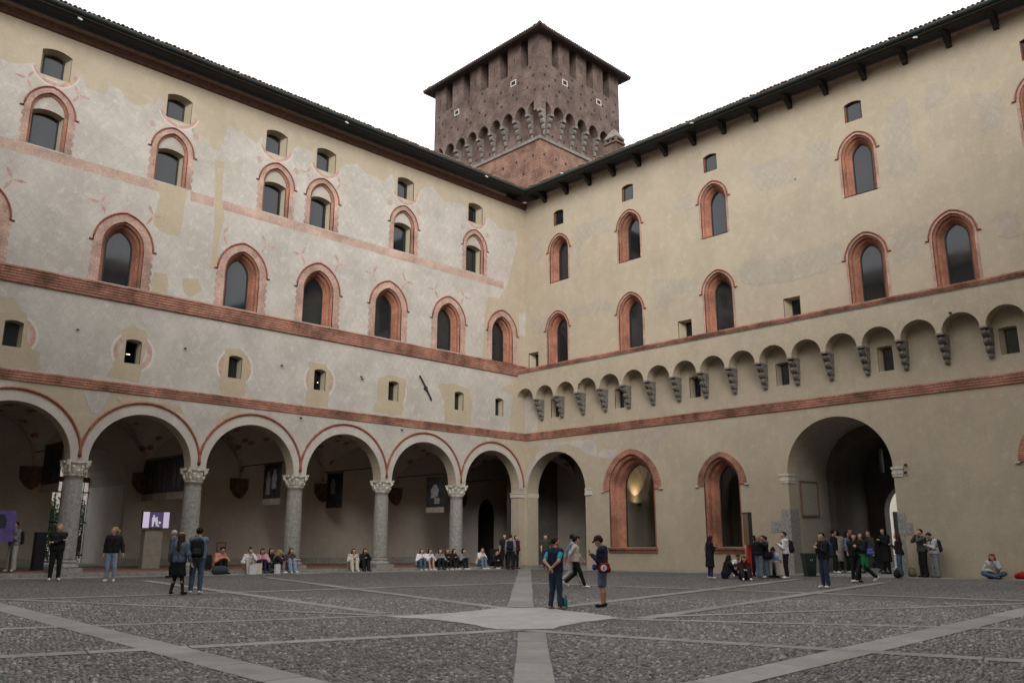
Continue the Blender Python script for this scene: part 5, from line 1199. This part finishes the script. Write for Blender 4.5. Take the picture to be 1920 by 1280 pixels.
a = pe('man in navy vest over turquoise t-shirt with hands clasped behind his back', 1042, 1144, head=1016, ang=38, arms=('behind', 'behind'), top='navy', topkind='vest', inner='teal', bottom='darkjeans', shoes='tan', hair='dark', fine=True, turn=-.7, wide=.03)
a = pe('man in beige sweater and black trousers walking right past the vested man', 1080, 1103, head=1011, ang=95, pose='walk', arms=('swf', 'swb'), top='cream', topkind='roll', bottom='black', shoes='white', hair='black', hs='curly', fine=True)
a = pe('walker in light grey trousers mostly hidden behind the man in the beige sweater', 1074, 1099, H=1.7, ang=97, pose='walk', arms=('swb', 'swf'), top='lightjeans', bottom='pale', shoes='white', hair='black', hs='short')
a = pe('man in maroon cap, navy hoodie and blue shorts looking down at his phone', 1131, 1139, head=1013, ang=287, arms=('phone', 'phone'), top='navy', topkind='hood', bottom='short', botkind='shorts', shoes='black', hair='dark', fine=True, nod=.35, skin=(.48,.27,.18))
hd_ = a['hd']; worn(a, 'cap', 'maroon peaked cap on the man in shorts', 'cap', [('crown', [(hd_((0, -.02, .075)), hd_((0, .01, .08)), .10, .095)], cloth(PAL['maroon']), .02), ('peak', [(hd_((-.04, .11, .06)), hd_((.04, .11, .06)), .022, .022), (hd_((-.03, .15, .05)), hd_((.03, .15, .05)), .02, .02)], cloth(PAL['maroon']), .02)])
b = handbag(a, 'round dark red shoulder bag with white disc on the man in shorts', -1, (.16,.012,.02), -.02, .15, y=-.10)
q = a['tor'](V3(-.23-.085, -.10, .02)); mb = MB(); mb.tube([q+V3(.02, 0, 0), q+V3(-.012, 0, 0)], .078, 18); mb.build('white_disc', cloth(PAL['white']), b, settle=False); mb = MB(); mb.box(q[0]-.016, q[0]-.0125, q[1]-.012, q[1]+.012, q[2]-.035, q[2]+.035); mb.build('mark', M['black'], b, settle=False)
worn(a, 'waist_pouch', 'small bright blue pouch at the waist of the man in shorts', 'pouch', [('pouch', [(a['tor'](V3(-.05, .19, .02)), a['tor'](V3(.05, .19, .02)), .065, .065)], cloth((.05,.07,.32)), .03), ('flap', [(a['tor'](V3(-.05, .21, .07)), a['tor'](V3(.05, .21, .07)), .035, .035)], cloth((.04,.06,.27)), .02)])
phone(a, 'dark phone in the hands of the man in shorts')
a = pe('woman in long black coat and jeans looking down at her phone by the window sill', 1333, 1085, head=1009, ang=80, arms=('phone', 'phone'), top='black', topkind='coat', bottom='darkjeans', shoes='white', hair='dark', hs='long', nod=.3)
phone(a, 'phone held by the woman in the long black coat')
a = pe('person in black standing close behind the red signpost', 1417, 1081, head=1008, ang=250, arms=('down', 'down'), top='black', bottom='black', shoes='black', hair='dark', hs='bob')
a = pe('blond person in black top hugging a friend by the signpost', 1425, 1084, head=1009, ang=75, arms=('up', 'up'), top='black', bottom=(.16,.22,.28), botkind='wide', shoes='white', hair='blond', hs='bob', nod=.1)
a = pe('person in dark jacket and pale jeans being hugged by the signpost', 1437, 1083, head=1008, ang=265, arms=('up', 'up'), top='black', bottom=(.17,.23,.29), botkind='wide', shoes='white', hair='brown', hs='tail', nod=.15)
handbag(a, 'large black shoulder bag hanging beside the hugging pair', -1, PAL['black'], -.06, .22, cross=False)
a = pe('boy in white hoodie and black trousers standing by the stone quoins of the gate', 1476, 1085, head=1002, ang=280, arms=('phone', 'phone'), top='white', topkind='hood', bottom='black', shoes='white', hair='dark', hs='short', turn=.2)
backpack(a, 'black backpack on the boy in the white hoodie')
a = pe('man in black jacket and dark jeans standing in front of the gateway bin', 1549, 1103, head=1005, ang=250, arms=('phone', 'strap'), top='black', bottom='darkjeans', shoes='white', hair='dark', fine=True, turn=.1)
backpack(a, 'blue backpack on the man in the black jacket before the gateway', (.035,.05,.10))
a = pe('woman all in black smiling towards the court beside the green jacket', 1607, 1092, head=1006, ang=185, pose='stand', arms=('down', 'fold'), top='black', bottom='black', shoes='black', hair='dark', hs='long')
a = pe('woman walking with long brown hair, black outfit and green jacket tied at her waist', 1624, 1093, head=1003, ang=262, pose='walk', arms=('phone', 'swb'), top='black', bottom='black', shoes='white', hair='brown', hs='long', fine=True, wide=.05)
pl_ = a['pel']; worn(a, 'tied_jacket', 'bright green jacket tied round the waist of the walking woman', 'jacket', [('sleeve_knot', [(pl_+V3(-.1, .09, .04), pl_+V3(.1, .09, .04), .05, .05)], cloth(PAL['green']), .03), ('skirt_of_jacket', [(pl_+V3(-.09, -.03, .03), pl_+V3(-.17, .0, -.34), .115, .07), (pl_+V3(-.09, .03, .03), pl_+V3(-.15, .14, -.28), .11, .06), (pl_+V3(.09, -.05, .03), pl_+V3(.14, -.06, -.24), .11, .08), (pl_+V3(0, -.07, .02), pl_+V3(0, -.16, -.34), .11, .07)], cloth(PAL['green']), .05)])
handbag(a, 'small bright blue bag on the woman with the green jacket', -1, (.07,.12,.42), .1, .12, y=-.12)
a = pe('woman in dark top and wide jeans leaning at the right edge of the gateway', 1690, 1083, head=1004, ang=300, arms=('phone', 'phone'), top=(.03,.022,.024), bottom='jeans', botkind='wide', shoes='white', hair='brown', hs='long')
handbag(a, 'dark handbag of the woman leaning at the gateway edge', 1, PAL['black'], .0, .15, cross=False)
a = pe('boy in grey hoodie with a hand at his mouth, right of the gateway', 1731, 1083, head=997, ang=262, arms=('face', 'face'), top='dgrey', topkind='hood', bottom='black', botkind='wide', shoes='black', hair='dark')
a = pe('boy in navy jacket with white sleeves and grey trousers bent over his phone', 1757, 1084, head=1002, ang=262, arms=('phone', 'phone'), top=(.45,.45,.46), topkind='hood', bottom='grey', botkind='wide', shoes='dgrey', hair='black', nod=.55, lean=.12)
worn(a, 'jacket_body', 'navy sleeveless body panel worn over the white-sleeved jacket', 'jacket', [('panel', [(a['tor'](V3(-.075, .0, .05)), a['tor'](V3(-.085, 0, .42)), .128, .126), (a['tor'](V3(.075, .0, .05)), a['tor'](V3(.085, 0, .42)), .128, .126)], cloth(PAL['navy']), .03)])
backpack(a, 'navy round backpack on the boy bent over his phone', (.028,.036,.07))
# people inside the gateway shade
def inner_p(label, px, x, **k): y = on_x(px, x); return pe(label, loc=(x, y, ground(x, y)+.03), **k)
a = inner_p('person in dark jacket standing just inside the gateway behind the blue backpack', 1566, 1.2, H=1.74, ang=100, top='black', bottom='black', shoes='white', hair='dark')
a = inner_p('person in long beige coat inside the gateway, seen from behind', 1573, 2.2, H=1.72, ang=15, top='beige', topkind='coat', bottom='black', shoes='white', hair='dark', hs='bob')
a = inner_p('person in lilac jacket inside the gateway behind the smiling woman', 1590, 1.8, H=1.66, ang=120, top='lilac', bottom='black', shoes='white', hair='dark', hs='bob')
a = inner_p('tall red-haired woman in dark clothes deeper in the gateway', 1598, 3.0, H=1.78, ang=190, top='maroon', bottom='black', shoes='black', hair='auburn', hs='long')
a = inner_p('figure in a long dark coat in the deepest shade of the gateway', 1662, 1.6, H=1.78, ang=250, arms=('phone', 'phone'), top='black', topkind='coat', bottom='black', shoes='black', hair='black', hs='long')
a = inner_p('person in olive coat walking inside the gateway behind the green jacket', 1634, 1.5, H=1.72, ang=260, pose='walk', top=(.05,.05,.042), bottom=(.04,.05,.055), shoes='black', hair='brown', hs='short')
# ---------------------------------------------------------------- people sitting on the portico step
def sitter(label, px, y=-.36, seat=.16, **k):
    k.setdefault('arms', ('knees', 'knees')); x = on_y(px, y)
    return pe(label, loc=(x, y, ground(x, y)+.018), pose='sit', seat=seat, **{'rz': math.pi+k.pop('tw', 0), 'H': 1.66, 'group': 'people sitting on the portico step', **k})
a = sitter('man in peach jacket and dark trousers sitting with his arms on his knees', 408, tw=.25, top='peach', bottom='black', hair='black', H=1.76, nod=.3)
a = sitter('girl in white top with dark hair up, sitting behind white paper bags', 466, tw=-.2, arms=('face', 'lap'), top='white', bottom='cream', shoes='white', hair='black', hs='bun')
a = sitter('girl in pink sweater sitting among the paper bags', 490, tw=-.35, arms=('knees', 'knees'), top='pink', bottom='navy', hair='brown', hs='bob', nod=.2)
a = sitter('dark-clothed friend sitting pressed beside the pink sweater', 502, y=-.3, tw=.1, arms=('lap', 'lap'), top='black', bottom='dgrey', hair='brown', hs='bob')
a = sitter('blond girl in black jacket and grey jeans sitting low before the step', 514, y=-.75, seat=.1, tw=1.1, arms=('face', 'knees'), top='black', bottom='grey', shoes='white', hair='blond', hs='long')
a = sitter('girl in brown jacket and pale jeans sitting at the foot of the second lit column', 540, tw=.1, arms=('lap', 'lap'), top='brown', bottom='lightjeans', botkind='wide', shoes='white', hair='brown', hs='long')
a = sitter('long-haired girl in cream clothes, left of the pair sitting alone', 659, tw=-.15, arms=('lap', 'knees'), top='cream', bottom='cream', botkind='wide', shoes='white', hair='black', hs='long')
a = sitter('girl in black with a hand in her hair, right of the pair sitting alone', 680, tw=-.1, arms=('face', 'knees'), top='black', bottom='black', botkind='wide', shoes='black', hair='dark', hs='long')
a = sitter('girl in white top with brown hair, leftmost of the group near the fourth column', 787, tw=-.2, arms=('knees', 'knees'), top='white', bottom='jeans', shoes='white', hair='brown', hs='long')
a = sitter('girl in white sweater with pale legs, second in the group near the fourth column', 801, tw=0, arms=('knees', 'knees'), top='white', bottom='short', botkind='shorts', shoes='white', hair='black', hs='long')
a = sitter('person in grey hoodie, third in the group near the fourth column', 822, tw=-.3, arms=('knees', 'knees'), top='grey', topkind='hood', bottom='black', shoes='black', hair='brown', hs='bob')
a = sitter('person in black, fourth in the group near the fourth column', 835, tw=-.2, arms=('knees', 'lap'), top='black', bottom='black', shoes='white', hair='auburn', hs='bob')
a = sitter('dark-haired girl in black with white shoes, fifth in the group near the fourth column', 846, tw=.1, arms=('knees', 'knees'), top='black', bottom='black', shoes='white', hair='dark', hs='long')
a = sitter('person in grey sleeves drinking, rightmost of the group at the fourth column', 863, tw=.2, arms=('face', 'knees'), top='grey', bottom='black', shoes='white', hair='black', hs='bob')
a = sitter('young man in white t-shirt and blue jeans sitting with arms over his knees', 898, tw=.1, arms=('knees', 'knees'), top='white', topkind='tee', bottom=(.14,.19,.27), shoes='white', hair='black', H=1.76)
a = sitter('person in black bending over beside the young man in white', 921, tw=.25, arms=('shin', 'shin'), top='black', bottom='black', shoes='white', hair='black', hs='short', lean=.6)
# ---------------------------------------------------------------- people on the ground by the right wall
g2 = 'people sitting on the paving by the gate wing'
a = pe('girl in black with long dark hair sitting on the paving under the second window', 1360, 1084, pose='sit', seat=0, ang=75, arms=('knees', 'knees'), top='black', topkind='tee', bottom='navy', shoes='white', hair='dark', hs='long', H=1.66, group=g2)
a = pe('boy in white t-shirt with bowed head sitting behind the red-haired woman', 1387, 1080, pose='sit', seat=0, ang=200, arms=('shin', 'shin'), top='white', topkind='tee', bottom='navy', shoes='white', hair='brown', hs='short', H=1.7, nod=.5, group=g2)
a = pe('red-haired woman in dark t-shirt sitting at the foot of the signpost', 1395, 1087, pose='sit', seat=0, ang=185, arms=('phone', 'phone'), top='maroon', topkind='tee', bottom='black', botkind='wide', shoes='white', hair='auburn', hs='long', H=1.68, nod=.3, group=g2)
a = pe('man in pale blue shirt sitting bent forward on a black box', 1450, 1082, pose='sit', seat=.30, ang=190, arms=('lap', 'lap'), top='blue', topkind='tee', bottom='pale', shoes='black', hair='brown', hs='bun', H=1.72, nod=.6, lean=.5, group=g2)
bx = a['loc']; o = thing('black_box', 'low black case under the man in the pale blue shirt', 'case', (bx[0], bx[1], bx[2]), a['rz'])
mb = MB(); mb.box(-.22, .22, -.16, .12, .0, .29); mb.build('case', M['black'], o, settle=False); mb = MB(); mb.box(-.08, .08, .12, .145, .2, .23); mb.build('handle', M['frame'], o, settle=False)
a = pe('girl with long auburn hair sitting cross-legged against the wall at the right', 1860, 1083, pose='cross', rz=math.pi/2+.35, arms=('face', 'lap'), top='pale', bottom='jeans', shoes='black', hair='auburn', hs='long', H=1.66, nod=.25, group=g2)
# ================================================================ LOOSE THINGS
def paper_bag(px, y, label, c, w_=.30, h=.38, d=.13, rz=.1):
    x = on_y(px, y); o = thing('paper_bag', label, 'bag', (x, y, ground(x, y)+.02), rz, 'paper shopping bags by the step'); m_ = plain('paper', c, .8, .08, 4)
    mb = MB(); A = [(-w_/2,-d/2),(w_/2,-d/2),(w_/2,d/2),(-w_/2,d/2)]
    mb.add([(a,b,0) for a,b in A]+[(a*1.01,b*.8,h) for a,b in A]+[(a*.97,b*.7,h-.01) for a,b in A]+[(a*.96,b*.9,.01) for a,b in A], [(3,2,1,0)]+[(i,(i+1)%4,4+(i+1)%4,4+i) for i in range(4)]+[(4+i,4+(i+1)%4,8+(i+1)%4,8+i) for i in range(4)]+[(8+i,8+(i+1)%4,12+(i+1)%4,12+i) for i in range(4)]+[(12,13,14,15)])
    mb.build('sack', m_, o, settle=False)
    for s_ in (-1, 1):
        mb = MB(); mb.tube([(-w_*.22, s_*d*.38, h-.02), (-w_*.16, s_*d*.34, h+.09), (w_*.16, s_*d*.34, h+.09), (w_*.22, s_*d*.38, h-.02)], .006, 5); mb.build('handle', M['frame'], o, settle=False)
paper_bag(474, -1.15, 'white paper bag standing below the girl in the white top', (.60,.57,.58)); paper_bag(485, -1.05, 'cream paper bag standing left of the pink sweater', (.58,.52,.45), .28, .42, .12, -.1); paper_bag(521, -1.1, 'white paper bag behind the blond girl in black', (.60,.58,.60), .22); paper_bag(530, -.95, 'brown kraft paper bag beside the girl in pale jeans', (.30,.19,.10), .22, .5, .13, .2)
x = on_y(384, -.1); sc = thing('suitcase', 'black trolley suitcase with raised handle beside the man in peach', 'suitcase', (x, -.15, FLOOR+ground(x, -.15)), .15)
mb = MB(); mb.box(-.2, .2, -.13, .13, .05, .6); 
for zz in (.15, .3, .45): mb.box(-.205, .205, -.135, .135, zz, zz+.02)
mb.build('shell', M['bag_black'], sc, settle=False); mb = MB(); mb.tube([(-.11, .08, .6), (-.11, .08, 1.0), (.11, .08, 1.0), (.11, .08, .6)], .012, 6); mb.build('handle', M['black'], sc, settle=False)
for sx in (-.15, .15):
    for sy in (-.09, .09): mb = MB(); mb.tube([(sx, sy-.015, .028), (sx, sy+.015, .028)], .028, 10); mb.build('wheel', M['black'], sc, settle=False)
def soft_bag(name, label, cat, loc, rz, prims, c, extra=None):
    o = thing(name, label, cat, loc, rz); np_obj('body', [(*SDF([(V3(*a), V3(*b), r0, r1) for a, b, r0, r1 in prims], .016, .04).mesh(), 0)], [cloth(c)], o)
    np_obj('handle', [(*SDF([(V3(*a), V3(*b), .012, .012) for a, b in (extra or [((-.08,0,.3),(0,0,.36)), ((0,0,.36),(.08,0,.3))])], .009, .01).mesh(), 0)], [cloth([q*.7 for q in c])], o); return o
x = on_y(414, -1.0); soft_bag('duffel_bag', 'dark blue-grey bag on the ground in front of the man in peach', 'bag', (x, -1.0, ground(x, -1.)+.02), .2, [((-.2,0,.16),(.2,0,.16),.155,.155),((-.18,0,.24),(.15,0,.24),.1,.1)], (.045,.052,.065))
p = at(1055, 1141); soft_bag('dark_bag', 'small black bag on the paving behind the vested man', 'bag', (p[0]+.1, p[1]+.1, p[2]+.02), .3, [((-.07,0,.085),(.07,0,.085),.08,.08),((-.05,0,.15),(.05,0,.15),.06,.06)], PAL['black'], [((-.05,0,.19),(0,0,.24)), ((0,0,.24),(.05,0,.19))])
p = at(1061, 1142); bo_ = thing('water_bottle', 'teal water bottle standing beside the small black bag', 'bottle', (p[0], p[1], p[2]+.02))
mb = MB(); mb.lathe([(.036, 0), (.04, .01), (.04, .17), (.03, .21), (.015, .24), (.015, .25)], n=14); mb.build('bottle', plain('teal_plastic', (.03,.26,.24), .25, .1), bo_, True, settle=False); mb = MB(); mb.lathe([(.018, .25), (.018, .28)], n=12); mb.build('cap', M['black'], bo_, settle=False)
p = at(1706, 1081); soft_bag('floor_backpack', 'pale olive backpack on the floor at the right gateway edge', 'backpack', (p[0]+.1, p[1], p[2]+.02), .4, [((-.09,0,.14),(.09,0,.14),.14,.14),((-.08,0,.26),(.08,0,.26),.11,.11)], (.17,.15,.09))
p = at(1681, 1084); soft_bag('floor_bag', 'black bag on the floor by the wide jeans at the gateway', 'bag', (p[0]+.1, p[1], p[2]+.02), .2, [((-.06,0,.12),(.06,0,.12),.12,.12),((-.05,0,.22),(.05,0,.22),.08,.08)], PAL['black'])
p = at(1911, 1084); soft_bag('red_bag', 'bright red bag lying by the wall at the far right', 'bag', (p[0]+.2, p[1], p[2]+.02), 1.2, [((-.2,0,.1),(.2,0,.1),.1,.1),((-.1,0,.15),(.1,.03,.15),.08,.08)], (.30,.012,.018), [((-.1,0,.2),(0,.03,.26)), ((0,.03,.26),(.1,0,.2))])
# signpost: brown board on a red post
p = at(1407, 1086); o = thing('signpost', 'brown information board on a red post by the second ground-floor window', 'sign', p, math.atan2(-(CAM[0]-p[0]), CAM[1]-p[1])+math.pi/2+.32)
mb = MB(); mb.box(-.13, .13, -.05, .05, 0, 1.25); mb.build('post', plain('red_enamel', (.42,.02,.018), .4, .12), o, settle=False)
mb = MB(); mb.box(-.30, .34, -.06, .06, 1.25, 2.38); bd = mb.build('board', plain('brown_board', (.22,.14,.085), .6, .3, 2.5), o, settle=False)
mb = MB(); mb.box(-.32, .36, -.07, .07, 2.38, 2.43); mb.box(.34, .37, -.07, .07, 1.25, 2.38); mb.build('edge', M['frame'], bd, settle=False)
# litter bins
def bin_(p, label, h, w_, c, lid=True):
    o = thing('litter_bin', label, 'bin', p, .3); mb = MB()
    for k, (z0, z1, a0, a1) in enumerate(((0, .06, .8, .8), (.06, h-.1, .78, 1.), (h-.1, h, 1.06, 1.06))):
        A = [(-1,-1),(1,-1),(1,1),(-1,1)]; mb.add([(x*w_*a0, y*w_*a0, z0) for x, y in A]+[(x*w_*a1, y*w_*a1, z1) for x, y in A], [(3,2,1,0),(4,5,6,7)]+[(i,(i+1)%4,4+(i+1)%4,4+i) for i in range(4)])
    b_ = mb.build('body', plain('bin_metal', c, .5, .2), o, settle=False)
    for k in range(-3, 4):
        mb = MB(); mb.box(k*w_*.24-.012, k*w_*.24+.012, -w_*.97, -w_*.80, .1, h-.14); mb.build('slat', b_.data.materials[0], o, settle=False)
    return o
p = at(1519, 1080); b_ = bin_(p, 'dark green tapered litter bin left of the man in the black jacket', .88, .225, (.02,.032,.03))
b_.rotation_euler = (0, 0, math.pi/4*-1+.1)
for s_ in (-1, 1): mb = MB(); mb.box(s_*.035-.015, s_*.035+.015, -.238, -.231, .60, .65); mb.build('pale_mark', M['capital'], b_, settle=False)
x = on_y(934, -.1); bin_((x, .05, FLOOR+ground(x, .05)), 'dark bin behind the person bending over, near the corner pier', .85, .24, (.02,.019,.018))
# small floodlights clipped to the gutters
M['lampw'] = plain('pale_lamp_housing', (.55,.62,.58), .35, .1)
for i, (q, w_) in enumerate((((150,36),'leftmost'), ((650,230),'second from the left'), ((912,331),'third from the left'))):
    v = ray(*q); P_ = CAM+v*((-1.22-CAM[1])/v[1]); o = thing('gutter_lamp', 'small pale lamp clipped under the left gutter, '+w_, 'lamp', tuple(P_), 0, 'lamps on the gutters'); mb = MB(); mb.tube([(-.08, 0, .02), (.08, -.02, -.02)], [.03, .038], 8); mb.build('housing', M['lampw'], o, settle=False); mb = MB(); mb.box(-.02, .02, 0, .12, .0, .1); mb.build('clip', M['frame'], o, settle=False)
for i, (q, w_) in enumerate((((1054,325),'nearest the corner'), ((1297,231),'middle one'), ((1716,71),'farthest from the corner'))):
    v = ray(*q); P_ = CAM+v*((-1.22-CAM[0])/v[0]); o = thing('gutter_lamp', 'small pale lamp clipped under the right gutter, '+w_, 'lamp', tuple(P_), 0, 'lamps on the gutters'); mb = MB(); mb.tube([(0, -.08, -.02), (-.02, .08, .02)], [.038, .03], 8); mb.build('housing', M['lampw'], o, settle=False); mb = MB(); mb.box(0, .12, -.02, .02, .0, .1); mb.build('clip', M['frame'], o, settle=False)
# lit uplight on the wall of the room behind the first ground-floor window
o = thing('wall_lamp', 'lit uplighter on the wall inside the wide ground-floor window', 'lamp', (3.2, -5.35, 3.35), 0)
mb = MB(); mb.lathe([(.04, -.1), (.16, .02), (.17, .05)], (.0, -.05, 0), 12); mb.build('bowl', M['frame'], o, settle=False); mb = MB(); mb.lathe([(.14, .051), (.02, .056)], (0, -.05, 0), 12); mb.build('bulb', emit('warm_bulb', (1., .72, .38), 12.), o, settle=False)
ld = bpy.data.lights.new('uplight', 'SPOT'); ld.energy = 70; ld.color = (1, .68, .36); ld.spot_size = math.radians(95); ld.spot_blend = .8; lo = bpy.data.objects.new('uplight', ld); COL.objects.link(lo); lo.parent = o; lo.location = (0, -.12, .12); lo.rotation_euler = (math.pi*.97, 0, 0)
